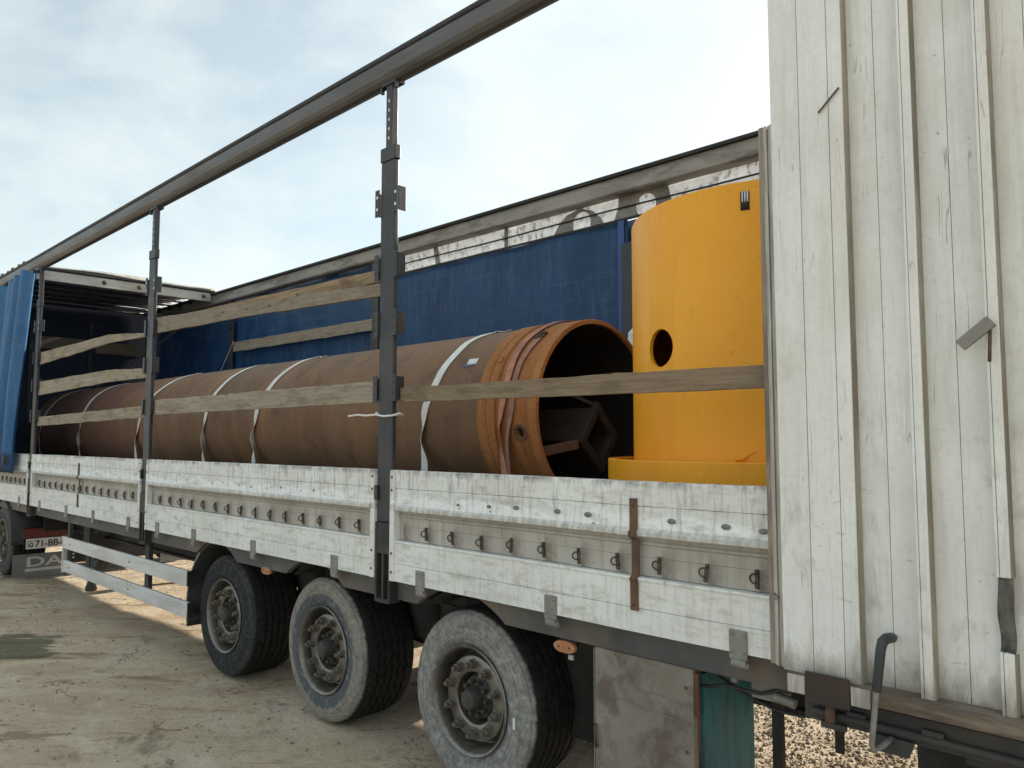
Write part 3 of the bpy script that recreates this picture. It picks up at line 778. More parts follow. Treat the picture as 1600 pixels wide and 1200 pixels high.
def sideboard(x0, x1, hooks, hinges, dents, caps=True, name='side_board'):
    sb = part_empty(name, T, ((x0+x1)/2, 0, .99))
    c = .042 if caps else 0
    for kd in range(6):
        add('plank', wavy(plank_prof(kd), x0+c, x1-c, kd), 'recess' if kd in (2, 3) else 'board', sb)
    if caps:
        for xa, xb in ((x0, x0+c-.0015), (x1-c+.0015, x1)):
            add('end_cap', MB().box(xa, xb, -.028, .034, .990, 1.588), 'board', sb, bevel=.005)
            for z in (1.55, 1.48, 1.14, 1.04): inst('rivet', rvm, sb, ((xa+xb)/2, -.028, z))
    for x in hooks: inst('hook', hookme, sb, (x+random.uniform(-.006, .006), .013, 1.260+random.uniform(-.005, .005)), (random.uniform(-.1, .1), random.uniform(-.12, .12), random.uniform(-.35, .5)))
    for x in hinges: inst('hinge', hingeme, sb, (x, -.022, .985))
    for (x, z, s) in dents:
        o = inst('bolt_head', dentme, sb, (x, -.0245, z)); o.scale = (s, 1, s)
    return sb
hC = [-3.15+.205*i for i in range(10)]
dC = [(-2.87, 1.43, .7), (-2.65, 1.435, .9), (-2.47, 1.44, 1.1), (-2.22, 1.44, 1.15), (-2.05, 1.437, 1.2), (-1.64, 1.438, 1.15), (-1.41, 1.435, 1.15), (-1.265, 1.43, 1.1), (-2.86, 1.412, .35), (-2.64, 1.412, .4), (-2.02, 1.405, .35)]
sbC = sideboard(-3.425, -1.12, hC, (-3.16, -2.26, -1.37), dC)
hB = [-3.15-.205*(18-i) for i in range(16)]
dB = [(x, 1.438+random.uniform(-.006, .006), random.uniform(.35, .7)) for x in (-6.25, -6.05, -5.85, -5.6, -5.42, -5.18, -5.0, -4.78, -4.6, -4.35, -4.2)]
sbB = sideboard(-6.865, -3.565, hB, (-6.59, -5.89, -4.95, -3.96), dB)
hA = [-3.15-.205*(34-i) for i in range(16)]
sbA = sideboard(-10.335, -6.995, hA, (-9.95, -8.99, -8.16, -7.24), [(-8.6, 1.44, .4), (-8.35, 1.44, .5), (-8.1, 1.44, .4)])
sbD = sideboard(-13.4, -10.47, [-13.2+.205*i for i in range(13)], (-12.8, -11.8, -10.8), [])
# flat iron straps over the boards
def iron(x, parent):
    m = MB(); w2 = .018
    pts = [(-.024, 1.518), (-.024, 1.392), (-.036, 1.384), (-.036, 1.366), (.0115, 1.352) if False else (-.012, 1.352), (-.012, 1.215), (-.030, 1.20), (-.024, 1.185), (-.024, 1.076)]
    out = [(y-.006, z) for y, z in pts]
    m.extrude(pts+out[::-1], 'x', x-w2, x+w2)
    o = add('strap_iron', m, 'rust', parent)
    for z in (1.49, 1.10): inst('rivet', rvm, o, (x, -.030, z))
iron(-1.815, sbC); iron(-8.63, sbA)
# far side boards
for x0, x1 in ((-13.4, -10.47), (-10.335, -6.995), (-6.865, -3.565), (-3.425, -.1)):
    add('far_board', MB().box(x0, x1, 2.42, 2.45, .99, 1.586), 'board', T)

# posts
brL = MB()
def post(x, yf, sgn, brackets=True):
    """yf = outer face, sgn = +1 near side (inner is +y)"""
    P_ = part_empty('post', T, (x, yf, .9))
    def yb(a, b): return (yf+sgn*a, yf+sgn*b) if sgn > 0 else (yf-b, yf-a)
    a, b = yb(0, .030)
    m = MB()
    m.box(x-.065, x+.065, a, b, 1.30, 3.345)
    add('post_tube', m, 'steel', P_, bevel=.006)
    if sgn < 0 and x > -7: return P_
    a, b = yb(.002, .046)
    add('post_head', MB().box(x-.028, x+.028, a, b, 3.40, 3.80), 'steel', P_, bevel=.004)
    a, b = yb(-.004, .036)
    add('post_collar', MB().box(x-.071, x+.071, a, b, 3.347, 3.43), 'steel', P_, bevel=.005)
    a, b = yb(-.006, .06)
    add('post_foot_plate', MB().box(x-.07, x+.07, a, b, 3.795, 3.812).box(x-.075, x-.06, a, a+.02, 3.76, 3.80).box(x+.06, x+.075, a, a+.02, 3.76, 3.80), 'steel', P_)
    if sgn > 0:
        # lower socket with two slots
        so = MB(); a = yf-.008
        so.box(x-.068, x-.052, a, .05, .865, 1.298); so.box(x+.052, x+.068, a, .05, .865, 1.298)
        so.box(x-.051, x+.051, a+.002, .05, 1.13, 1.2975); so.box(x-.0515, x+.0515, a+.001, .05, .862, .885)
        so.box(x-.008, x+.008, a+.002, .05, .886, 1.129)
        so.box(x-.0505, x+.0505, .03, .048, .886, 1.1285)
        add('post_socket', so, 'chassis', P_)
        add('post_latch', MB().box(x-.075, x-.045, yf-.016, yf-.0005, 1.42, 1.50).box(x+.045, x+.075, yf-.016, yf-.0005, 1.42, 1.50), 'steel', P_, bevel=.003)
        hl = MB()
        for z in (3.70, 3.645, 3.59, 3.535, 3.48): hl.box(x-.0035, x+.0065, yf+.0005, yf+.0015, z-.008, z+.008)
        add('adjust_hole', hl, 'white', P_)
        hd = MB()
        for z in (3.385, 3.25, 3.22, 3.12, 2.93, 2.90, 2.86, 2.83, 2.66, 2.63, 2.4, 2.37, 2.1): hd.lathe([(0, -.0008), (.005, -.0006), (.006, 0)], 'y', (x-.005, yf, z), 8)
        add('pin_hole', hd, 'ink', P_)
        for z0, z1 in ((3.03, 3.19), (2.66, 2.81), (2.33, 2.48), (1.965, 2.115)):
            for s in (-1, 1):
                b_ = MB(); xa, xb = sorted((x+s*.0655, x+s*.105))
                b_.box(xa, xb, yf-.012, yf-.006, z0, z1); b_.box(xa if s < 0 else xb-.005, xa+.005 if s < 0 else xb, yf-.005, yf+.05, z0+.01, z1-.01)
                bo = add('slat_bracket', b_, 'steel', P_, bevel=.003)
                h2 = MB()
                for zz in (z0+.045, z1-.045): h2.lathe([(0, -.0007), (.007, -.0006), (.009, 0)], 'y', ((xa+xb)/2, yf-.012, zz), 10)
                add('bracket_hole', h2, 'ink' if z0 < 3 else 'white', bo)
    return P_
PX = (-3.495, -6.93, -10.40)
for x in PX: post(x, -.012, 1)
for x in PX: post(x-.075, 2.45, -1)
# front corner posts
add('corner_post', MB().box(-13.5, -13.41, 0, .08, .9, 3.95), 'steel', T); add('corner_post', MB().box(-13.5, -13.41, 2.38, 2.46, .9, 3.95), 'steel', T)
add('corner_post', MB().box(.02, .12, 2.36, 2.46, .9, 3.95), 'steel', T); add('corner_post', MB().box(.02, .12, .0, .10, .9, 3.95), 'steel', T)

# top rails
def rail(y, s):
    P2 = lambda pts: [(y+s*a, z) for a, z in pts]
    o = add('top_rail', MB().extrude(P2([(-.030, 3.825), (-.044, 3.845), (-.050, 3.88), (-.050, 3.915), (-.044, 3.933), (.05, 3.945), (.058, 3.94), (.06, 3.86), (.05, 3.815), (.02, 3.806), (-.012, 3.810)]), 'x', XF, XR), 'rail', T, bevel=.004)
    add('rail_seal', MB().extrude(P2([(-.047, 3.934), (-.052, 3.945), (-.045, 3.968), (.05, 3.975), (.06, 3.95), (.05, 3.9465)]), 'x', XF, XR), 'rubber', o, bevel=.003)
rail(.0, 1)
M['farrail'] = mat_basic('far_rail_dirty', (.24, .225, .20), (.36, .34, .305), 3, .6, .3, (.12, .105, .09), .75, (.5, 2, 2), .2, dscale=2.5)
def far_rail():
    y = 2.45
    o = add('top_rail', MB().extrude([(y-.06, 3.745), (y-.075, 3.76), (y-.078, 3.85), (y-.070, 3.885), (y+.04, 3.90), (y+.04, 3.745)], 'x', XF, XR), 'farrail', T, bevel=.004)
    add('rail_lip', MB().extrude([(y-.10, 3.886), (y-.105, 3.905), (y-.09, 3.918), (y+.045, 3.93), (y+.045, 3.902), (y-.07, 3.8865)], 'x', XF, XR), 'rubber', o)
far_rail()

# far tarpaulin, its white upper band, printed patches, cord
def tarp(x0, x1, z0, z1, y):
    def fn(u, v):
        x = x0+(x1-x0)*u; z = z0+(z1-z0)*v
        return (x, y+.012*noise.noise((x*1.3, z*.8, 3))+.006*math.sin(x*7+z), z)
    return MB().grid(fn, max(6, int((x1-x0)*10)), 26)
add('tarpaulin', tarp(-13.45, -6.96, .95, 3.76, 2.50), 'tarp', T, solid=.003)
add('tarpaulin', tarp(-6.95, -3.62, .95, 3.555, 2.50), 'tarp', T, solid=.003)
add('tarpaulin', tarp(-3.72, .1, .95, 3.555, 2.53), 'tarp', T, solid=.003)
lit_edge = MB().box(-3.70, -3.64, 2.470, 2.474, 1.5, 3.55)
add('tarp_lit_edge', lit_edge, mat_basic('lit_edge_blue', (.02, .06, .22), (.03, .09, .30), 7, .5), T)  # brighter blue strip: light along the tarp edge painted into its colour
bnd = add('tarp_band', tarp(-6.90, .1, 3.565, 3.752, 2.495), 'band', T, solid=.002)
add('band_hem', MB().box(-6.9, .1, 2.474, 2.486, 3.548, 3.568), 'rubber', T)
add('band_cord', MB().tube([(-6.9+.5*i, 2.468, 3.652+.004*math.sin(i*1.3)) for i in range(15)], .0075, 6), 'rubber', T)
def arch_patch(pts, name='band_print'):
    add(name, MB().extrude(pts, 'y', 2.4765, 2.4795), 'patch', bnd)
def ring(cx, cz, r, a0, a1, n=14): return [(cx+r*math.cos(R(a0+(a1-a0)*i/n)), cz+r*math.sin(R(a0+(a1-a0)*i/n))) for i in range(n+1)]
# first shape: arch with a round opening
arch_patch([(-4.40, 3.57), (-4.33, 3.66), (-4.25, 3.715), (-4.10, 3.745), (-3.97, 3.70), (-3.89, 3.63), (-3.85, 3.57), (-3.985, 3.57)] + ring(-4.085, 3.615, .098, -20, 200) + [(-4.185, 3.57)])
# second shape: broad block with a round opening
arch_patch([(-3.74, 3.57), (-3.70, 3.66), (-3.69, 3.747), (-3.22, 3.747), (-3.20, 3.66), (-3.175, 3.57), (-3.335, 3.57)] + ring(-3.425, 3.63, .096, -40, 220) + [(-3.515, 3.57)])
arch_patch([(-5.02, 3.57), (-5.02, 3.747), (-4.97, 3.747), (-4.975, 3.57)])
arch_patch([(-6.02, 3.57), (-6.06, 3.747), (-5.99, 3.747), (-5.95, 3.57)])

# roof pushed to the front
def roofn(u, v):
    x = -13.5+2.45*u; y = .0+2.46*v
    return (x, y, 3.975+.055*abs(math.sin(u*PI*9))+.015*math.sin(v*9+u*30))
rf = add('folded_roof', MB().grid(roofn, 90, 12), 'roof', T, solid=.004)
rb = add('roof_bow', MB().extrude([(-11.06, 3.79), (-11.0, 3.79), (-11.0, 3.905), (-11.02, 3.925), (-11.06, 3.925)], 'y', .10, 2.37), 'cream', T, bevel=.005)
add('bow_seal', MB().box(-11.10, -10.985, .02, 2.42, 3.927, 3.962), 'rubber', rb, bevel=.008)
for y in (.9, 1.35, 2.25): add('bow_bolt', MB().lathe([(0, .03), (.02, .028), (.03, .01), (.03, 0)], 'x', (-11.0, y, 3.86), 8), 'rust', rb)
bw_ = MB()
for i in range(6):
    x = -13.3+.4*i; bw_.tube([(x, .1, 3.86), (x, 2.38, 3.86)], .022, 8)
add('roof_bow_tube', bw_, 'steel', T)
sk = MB().grid(lambda u, v: (-13.4+2.3*u+.03*math.sin(v*8), .12, 3.80+.16*v+.02*math.sin(u*50)), 60, 3)
add('roof_skirt', sk, 'roof', rf, solid=.004)
# front bulkhead
fwl = add('front_wall', MB().box(-13.56, -13.52, .0, 2.46, .9, 3.95), 'inner', T)
for y0, y1, z in ((.12, .62, 3.20), (.74, 1.45, 3.18), (1.6, 2.3, 3.16)): add('wall_batten', MB().box(-13.518, -13.49, y0, y1, z, z+.19), 'wood', fwl)
add('wall_batten', MB().box(-13.518, -13.48, .66, .72, 1.4, 3.7), 'steel', fwl); add('wall_batten', MB().box(-13.518, -13.48, 1.49, 1.55, 1.4, 3.7), 'steel', fwl)

# near curtain drawn to the front
def curt(u, v):
    z = 1.37+(3.80-1.37)*v
    xr = -10.80+.42*v**1.6
    x = -13.3+(xr+13.3)*u
    amp = .055*(.6+.6*(1-v))
    y = -.075+amp*math.sin(u*PI*15+v*.8)+.03*math.sin(u*31+2*v)-.04*(1-v)
    return (x+.02*math.sin(z*3+u*12), y, z+.02*math.sin(u*44))
cu = add('side_curtain', MB().grid(curt, 150, 24), 'curtain', T, solid=.003)
def curh(u, v):
    p = Vector(curt(u, .0+.09*v)); return (p.x, p.y-.004, p.z)
add('curtain_hem', MB().grid(curh, 150, 3), mat_basic('dark_curtain_hem', (.02, .045, .10), (.035, .065, .13), 8, .7), cu, solid=.002)
cr = MB()
for u in (.80, .90, .985):
    p = Vector(curt(u, 1)); cr.tube([(p.x, p.y, 3.79), (p.x, -.01, 3.81), (p.x, 0, 3.83)], .012, 7)
add('curtain_runner', cr, 'alu', cu)
p = Vector(curt(.93, .06)); add('curtain_ring', MB().lathe([(.03, -.012), (.045, -.012), (.045, 0), (.03, 0)], 'y', (p.x, p.y-.02, p.z), 18, closed=True), 'hook', cu)

# rear door folded forward along the side
dr = part_empty('rear_door', T, (-.5, -.08, .99))
DY0, DY1 = -.104, -.060
def dpl(x0, x1, y0, y1, name='door_plank', z0=.995, z1=3.93, mt='door', bev=.003):
    return add(name, MB().box(x0, x1, y0, y1, z0, z1), mt, dr, bevel=bev)
# first wide board made of three narrow planks
for a, b in ((-1.165, -1.066), (-1.064, -.966), (-.964, -.918)): dpl(a, b, DY0, DY1-.001, bev=.0018)
xr = -.918
for i in range(5):
    a = xr; b = a+.205
    # recessed pair of planks
    ra, rb2 = a+.0008, b-.036
    mid = (ra+rb2)/2
    dpl(ra-.02, mid-.0008, DY1, DY1+.02, bev=.0012); dpl(mid+.0008, rb2+.02, DY1, DY1+.02, bev=.0012)
    # raised rib, in two strips
    spans = [(.995, 3.93)] if i != 1 else [(.995, 1.165), (1.37, 3.93)]
    for za, zb in spans:
        dpl(b-.035, b-.0275, DY0+.001, DY1-.0005, 'door_rib', za, zb, bev=.0012); dpl(b-.0262, b, DY0, DY1-.0005, 'door_rib', za, zb, bev=.003)
    if i == 1:
        add('rib_damage', MB().grid(lambda u, v: (b-.036+.038*u+.002*math.sin(v*9), DY0+.016+.006*math.sin(u*5+v*7), 1.16+.215*v), 6, 10), mat_basic('torn_dark_metal', (.07, .068, .062), (.17, .16, .145), 20, .6, .3), dr, solid=.003)
    for za, zb in spans: add('rib_edge', MB().box(b+.0004, b+.0034, DY0+.004, DY1-.0006, za+.001, zb-.005), 'ribedge', dr)  # thin olive-brown strip added on the +X side of each rib
    xr = b
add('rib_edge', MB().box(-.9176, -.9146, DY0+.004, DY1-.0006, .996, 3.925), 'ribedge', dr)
add('door_back', MB().box(-1.16, .1, -.038, -.034, .99, 3.93), 'chassis', dr)
# edge trim beside the door
et = part_empty('edge_trim', T, (-1.19, -.05, 1))
add('trim_strip', MB().extrude([(-1.226+.004*0, -.075), (-1.205, -.078), (-1.205, -.035), (-1.226, -.035)], 'z', .998, 2.86), 'trim', et, bevel=.003)
for xa, yo in ((-1.2045, -.083), (-1.1955, -.090), (-1.1865, -.084), (-1.1775, -.092)):
    add('trim_strip', MB().box(xa, xa+.0078, yo, -.035, .998, 2.855), 'trimgrey', et, bevel=.0015)
add('trim_latch', MB().tube([(-1.20, -.094, 1.235), (-1.19, -.10, 1.222), (-1.182, -.10, 1.226)], .006, 6), 'alu', et)
# damaged latch pieces on the ribs
add('rib_latch', MB().bar((-.60, -.135, 2.02), (-.52, -.13, 2.085), .02, .035), 'hinge', dr, bevel=.002)
add('rib_latch', MB().tube([(-.525, -.13, 2.06), (-.53, -.128, 1.97)], .005, 6), 'hook', dr)
add('rib_latch', MB().tube([(-.553, -.128, 3.18), (-.548, -.135, 3.13), (-.56, -.13, 3.09)], .012, 7), 'hinge', dr)
add('scrape_mark', MB().bar((-.995, -.1115, 2.835), (-.925, -.1115, 2.90), .003, .006), 'hook', dr)
# sill, rusty plates under the door
sl = add('door_sill', MB().extrude([(-.06, .925), (-.118, .945), (-.122, .985), (-.10, .996), (-.04, .996), (-.04, .925)], 'x', -1.15, .11), mat_basic('dirty_sill', (.085, .065, .05), (.15, .115, .085), 8, .8, 0, (.30, .25, .20), .5, (1, 4, 6)), T, bevel=.003)
add('sill_plate', MB().box(-1.085, -.945, -.130, -.1225, .918, 1.012), mat_basic('dark_rust_plate', (.035, .026, .022), (.06, .042, .034), 14, .85), sl, bevel=.002)
add('sill_plate', MB().box(-1.145, -1.087, -.128, -.1225, .935, .992), 'trimgrey', sl, bevel=.002)
add('sill_plate', MB().box(-.943, -.885, -.127, -.1225, .935, .992), 'trimgrey', sl, bevel=.002)
add('lower_rail', MB().box(-1.12, .11, -.055, .033, .84, .922), 'chassis', T, bevel=.003)
lk = MB()
for x in (-.98, -.76): lk.box(x, x+.06, -.075, -.056, .862, .898)
lk.tube([(-1.09, -.07, .875), (-.5, -.07, .868)], .014, 8)
add('lock_gear', lk, 'chassis', T, bevel=.004)
add('lock_pin', MB().tube([(-1.02, -.09, .925), (-1.02, -.10, .86)], .016, 8), 'rust', T)
add('lock_tab', MB().extrude([(-.90, .80), (-.80, .80), (-.78, .85), (-.90, .85)], 'y', -.075, -.058).box(-1.06, -.98, -.078, -.06, .83, .85), 'chassis', T, bevel=.003)
# lever handle
lv = part_empty('lever', T, (-.85, -.16, 1.0))
add('lever_rod', MB().tube([(-.83, -.06, 1.150), (-.832, -.13, 1.155), (-.838, -.155, 1.135), (-.852, -.16, 1.02), (-.873, -.16, .845), (-.872, -.152, .828), (-.855, -.115, .835), (-.845, -.06, .85)], .0085, 10), 'hinge', lv)
add('lever_grip', MB().tube([(-.830, -.085, 1.152), (-.8315, -.128, 1.157), (-.836, -.148, 1.150), (-.839, -.156, 1.13), (-.854, -.161, 1.005)], [.0155, .0155, .0155, .0145, .0135], 14), 'steel', lv, bevel=.001)
# rear bumper / mud flap at the tail
rbm = MB().box(-.66, .10, .10, .20, .35, .80); rbm.box(-.68, .1, .05, .10, .782, .838)
add('tail_panel', rbm, 'chassis', T, bevel=.005)
add('mud_flap', MB().box(-.90, -.66, .34, .36, .35, .80), 'rubber', T)

# ------------------------------------------------------------------ tractor unit behind the curtain
TR = empty('tractor_unit', (-12.3, 1.25, 0), 'dark rear end of the towing truck with number plate and mud flap', 'truck')
make_wheel(TR, (-11.72, .02, .465), 'tyre4', 0, spin=.4, z0=.0)
make_wheel(TR, (-11.72, 2.42, .465), 'tyre4', 0, far=True)
add('axle', MB().tube([(-11.72, .2, .47), (-11.72, 2.2, .47)], .08, 12), 'black', TR)
def fd(u, v):
    a = R(0+150*u); return (-11.72+.56*math.cos(a), .0+.62*v, .45+.55*math.sin(a))
add('fender', MB().grid(fd, 18, 2), 'rubber', TR, solid=.012)
add('fender', MB().grid(lambda u, v: (fd(u, v)[0], 1.84+fd(u, v)[1], fd(u, v)[2]), 18, 2), 'rubber', TR, solid=.012)
add('frame_rail', MB().box(-14.5, -10.95, .72, .80, .62, .88).box(-14.5, -10.95, 1.66, 1.74, .62, .88), 'black', TR)
add('fifth_wheel', MB().lathe([(0, .98), (.42, .98), (.45, .95), (.45, .90), (0, .90)], 'z', (-11.9, 1.23, 0), 30), 'black', TR)
add('rear_cross_member', MB().box(-10.97, -10.93, .30, 2.16, .62, .86), 'black', TR)
fp = add('mud_flap', MB().box(-11.13, -11.12, .015, .66, .05, .33), 'flap', TR)
add('mud_flap', MB().box(-11.13, -11.12, 1.80, 2.44, .05, .33), 'flap', TR)
lb = add('light_bar', MB().box(-11.12, -11.06, .09, .70, .47, .66), 'black', TR, bevel=.01)
add('tail_lamp', MB().box(-11.059, -11.045, .10, .66, .535, .655), 'red', lb, bevel=.006)
np_ = add('number_plate', MB().box(-11.058, -11.054, .135, .66, .40, .525), 'plate', TR, bevel=.002)
rot = Matrix.Rotation(R(90), 4, 'Z') @ Matrix.Rotation(R(90), 4, 'X')
def put_text(txt, size, parent, x, y, z, mt, sx=1.0):
    me = text_mesh(txt, size); me.materials.clear(); me.materials.append(M[mt])
    o = bpy.data.objects.new('lettering', me); col.objects.link(o); o.parent = parent
    o.matrix_local = Matrix.Translation(Vector((x, y, z))-wpos(parent)) @ rot @ Matrix.Diagonal((sx, 1, 1, 1))
    return o
put_text('71-BB-6', .115, np_, -11.052, .232, .421, 'ink', .93)
em = MB()
em.bar((-11.0515, 0.152, .492), (-11.0515, 0.207, .492), .003, .009); em.bar((-11.0515, 0.164, .43), (-11.0515, 0.152, .478), .003, .008)
em.lathe([(.014, -.0015), (.024, -.0015), (.024, .0015), (.014, .0015)], 'x', (-11.0515, 0.194, .452), 14, closed=True)
em.bar((-11.0515, 0.152, .424), (-11.0515, 0.217, .424), .003, .006)
add('plate_emblem', em, 'ink', np_)
put_text('DAF', .17, fp, -11.118, .15, .175, 'flaptext', 1.75)
add('flap_stripe', MB().box(-11.1195, -11.1175, .15, .655, .115, .15), 'flaptext', fp)
add('spray_guard', MB().box(-11.32, -11.16, .66, 1.80, .16, .62), 'black', TR, bevel=.02)
add('tractor_side', MB().box(-13.0, -12.35, .06, .55, .30, .80), 'chassis', TR, bevel=.03)

# ------------------------------------------------------------------ load: rusty pipe
PY, PZ, PR = 1.25, FLOOR+.592, .59
PPo = empty('steel_pipe', (-8.0, PY, FLOOR), 'long rusty brown steel pipe lying along the trailer deck, orange at its open end', 'pipe')
body = MB().lathe([(PR, -13.1), (PR, -3.46), (PR-.02, -3.46), (PR-.02, -13.1)], 'x', (0, PY, PZ), 128, closed=True)
add('pipe_body', body, 'pipe', PPo, sharp=40)
cl = MB().lathe([(PR+.004, -3.462), (PR+.010, -3.455), (PR+.010, -3.38), (PR+.004, -3.376), (PR+.004, -3.366), (PR+.012, -3.36), (PR+.012, -3.30), (PR-.002, -3.296), (PR-.002, -3.274), (PR+.006, -3.27),
                 (PR+.006, -2.972), (PR+.002, -2.968), (PR-.022, -2.968), (PR-.024, -3.462)], 'x', (0, PY, PZ), 128, closed=True)
def radial(x, ang, r, depth=.12):
    """cutter: short cylinder along the radius at angle ang (0 = towards camera side -y, 90 = up)"""
    d = Vector((0, -math.cos(R(ang)), math.sin(R(ang)))); c = Vector((x, PY, PZ))+d*PR
    return MB().tube([c-d*depth, c+d*depth], r, 24)
cme = boolean_mesh('end_collar', cl, [radial(-3.10, -12, .032), radial(-3.12, 52, .032), radial(-3.12, 128, .045)])
cme.set_sharp_from_angle(angle=R(35)); cme.materials.clear(); cme.materials.append(M['collar'])
co = add('end_collar', cme, 'collar', PPo)
rg = MB().tube([Vector((-3.10, PY, PZ))+Vector((0, -math.cos(R(-12)), math.sin(R(-12))))*(PR+d) for d in (.0, .011)], .052, 20)
rgm = boolean_mesh('hole_ring', rg, [radial(-3.10, -12, .033)]); rgm.materials.clear(); rgm.materials.append(M['rust'])
add('hole_ring', rgm, 'rust', co)
# weld seams, sticker
add('weld_seam', MB().lathe([(PR-.001, -.008), (PR+.0035, -.004), (PR+.0035, .004), (PR-.001, .008)], 'x', (-9.05, PY, PZ), 96), 'rust', PPo)
def onpipe(x, ang, d=.0): return (x, PY-math.cos(R(ang))*(PR+d), PZ+math.sin(R(ang))*(PR+d))
stk = MB().grid(lambda u, v: onpipe(-3.66+.09*u, 33+4.5*v, .002), 2, 4)
so_ = add('sticker', stk, 'white', PPo, solid=.001)
add('sticker', MB().grid(lambda u, v: onpipe(-3.685+.10*u, 31.5+1.3*v, .0025), 2, 2), 'bluesticker', so_, solid=.001)
add('pipe_inner_shade', MB().lathe([(PR-.0245, -2.99), (PR-.0245, -13.0), (0, -13.0)], 'x', (0, PY, PZ), 64), 'pipein', PPo)  # inner skin whose dark colour stands in for shade in the pipe
lug = MB().bar(onpipe(-3.335, 31, .010), onpipe(-3.335, 35, .010), .03, .02)
add('collar_lug', lug, 'collar', co)

# square tube lying inside the open end
sq = empty('square_tube', (-3.0, 1.45, FLOOR+.05), 'dark rusty square hollow section poking out of the pipe mouth', 'steel tube')
def quadring(pts_o, pts_i, x0, x1):
    m = MB(); rings = [(pts_o, x0), (pts_i, x0), (pts_i, x1), (pts_o, x1)]
    m.v = [(x, y, z) for pts, x in rings for y, z in pts]
    for r0 in range(4):
        r1 = (r0+1) % 4
        for i in range(4):
            j = (i+1) % 4; m.face((r0*4+i, r0*4+j, r1*4+j, r1*4+i))
    return m
SO = [(1.227, 1.994), (1.431, 1.783), (1.275, 1.545), (1.047, 1.743)]
cy, cz_ = sum(p[0] for p in SO)/4, sum(p[1] for p in SO)/4
def shr(f): return [(cy+(y-cy)*f, cz_+(z-cz_)*f) for y, z in SO]
M['flange'] = mat_basic('dark_flange', (.022, .016, .013), (.05, .033, .024), 18, .8)
add('tube_flange', quadring(SO, shr(.66), -2.955, -2.995), 'flange', sq, bevel=.004)
add('tube_body', quadring(shr(.84), shr(.70), -2.996, -4.2), 'flange', sq, bevel=.004)
add('tube_brace', MB().bar((-3.0, 1.06, 1.725), (-3.03, .77, 1.682), .05, .055), 'rust', sq, bevel=.004)
add('tube_brace', MB().bar((-3.0, 1.22, 1.98), (-3.2, .95, 2.12), .02, .02), 'flange', sq)

# lashing straps over the pipe
def strap_ribbon(xfun, w=.026, mat='strap', lift=.005, a0=-62, a1=178, droop=True, twist=0., name='lashing_strap', label='', yoff=0.):
    m = MB(); pts = []
    n = 60
    for i in range(n+1):
        t = i/n; a = a0+(a1-a0)*t
        P_ = Vector(onpipe(xfun(a), a, lift))
        if a < 2:   # hangs away from the pipe below the equator
            k = (2-a)/64.
            P_ = Vector((xfun(a), PY-(PR+lift)+.05*k*k, PZ-(PR*.98)*k*.93+.02))
        pts.append((P_, a))
    b = len(m.v)
    for P_, a in pts:
        nrm = Vector((0, -math.cos(R(a)), math.sin(R(a)))) if a >= 2 else Vector((0, -1, 0))
        tw = twist*math.exp(-((a+18)/14.)**2)
        ax = Vector((1, 0, 0))*math.cos(tw)+nrm*math.sin(tw); nn = nrm*math.cos(tw)-Vector((1, 0, 0))*math.sin(tw)
        for s, q in ((-1, -1), (1, -1), (1, 1), (-1, 1)): m.v.append(tuple(P_+ax*w*s+nn*.0016*q))
    for i in range(n):
        for k in range(4):
            j = (k+1) % 4; m.face((b+i*4+k, b+i*4+j, b+(i+1)*4+j, b+(i+1)*4+k), True)
    m.face((b, b+1, b+2, b+3)); m.face((b+n*4+3, b+n*4+2, b+n*4+1, b+n*4))
    o = add(name, m, mat, sharp=30)
    return o
straps = [(-12.75, -12.45, .030, .5, 'thin white lashing strap round the pipe, nearest the blue curtain'),
          (-10.98, -10.85, .032, 1.0, 'white lashing strap round the pipe, second from the blue curtain'),
          (-9.05, -8.60, .033, .4, 'white lashing strap round the pipe that passes just behind the second steel post'),
          (-7.33, -7.10, .033, 1.2, 'white lashing strap crossing the brown pipe midway, left one of the close pair'),
          (-6.33, -6.05, .035, 1.1, 'white lashing strap crossing the brown pipe midway, right one of the close pair'),
          (-4.0, -3.78, .035, .8, 'white lashing strap round the pipe between the big steel post and the orange collar')]
for i, (xb, xt, ww, tw, lab) in enumerate(straps):
    def xf(a, xb=xb, xt=xt, i=i):
        base = xb+(xt-xb)*min(1, max(0, (a+20)/95.))
        return base + .012*math.sin(a*.09+i)+.006*math.sin(a*.23+2*i)
    so2 = tag(strap_ribbon(xf, ww, 'strap', .005, twist=tw), lab, 'strap', 'lashing straps over the pipe')
    if i in (2, 4, 5):
        x0_ = xf(76)
        add('loose_fold', MB().grid(lambda u, v: (x0_+.02+.16*u, onpipe(0, 76-2*u, 0)[1]+.03*v, onpipe(0, 76-2*u, 0)[2]+.008+.004*math.sin(u*7+v)+.004*v), 10, 3), 'strap', so2, solid=.003)
def xp1(a): return -3.24+.05*min(1, max(0, (a+10)/70.))+.012*math.sin(a*.11)
def xp2(a): return -3.17+.05*min(1, max(0, (a+10)/60.))+.010*math.sin(a*.13+1)-.05*max(0, min(1, (-10-a)/40.))
tag(strap_ribbon(xp1, .024, 'pink', .020, twist=.9), 'faded red webbing strap wrapped over the orange collar, left one', 'strap', 'red straps on the collar')
sp2 = tag(strap_ribbon(xp2, .02, mat_basic('dusky_red_webbing', (.25, .12, .09), (.36, .2, .16), 20, .85), .016, a1=52, twist=.3), 'duskier red webbing strap hooked into the hole of the orange collar', 'strap', 'red straps on the collar')
hkx = MB().tube([onpipe(-3.13, 50, .022), onpipe(-3.10, 52, .03), onpipe(-3.09, 54, .018), onpipe(-3.11, 55.5, .0)], .008, 8)
hkx.tube([onpipe(-3.15, 49, .018), onpipe(-3.09, 50, .024)], .007, 8)
add('strap_hook', hkx, 'hook', sp2)

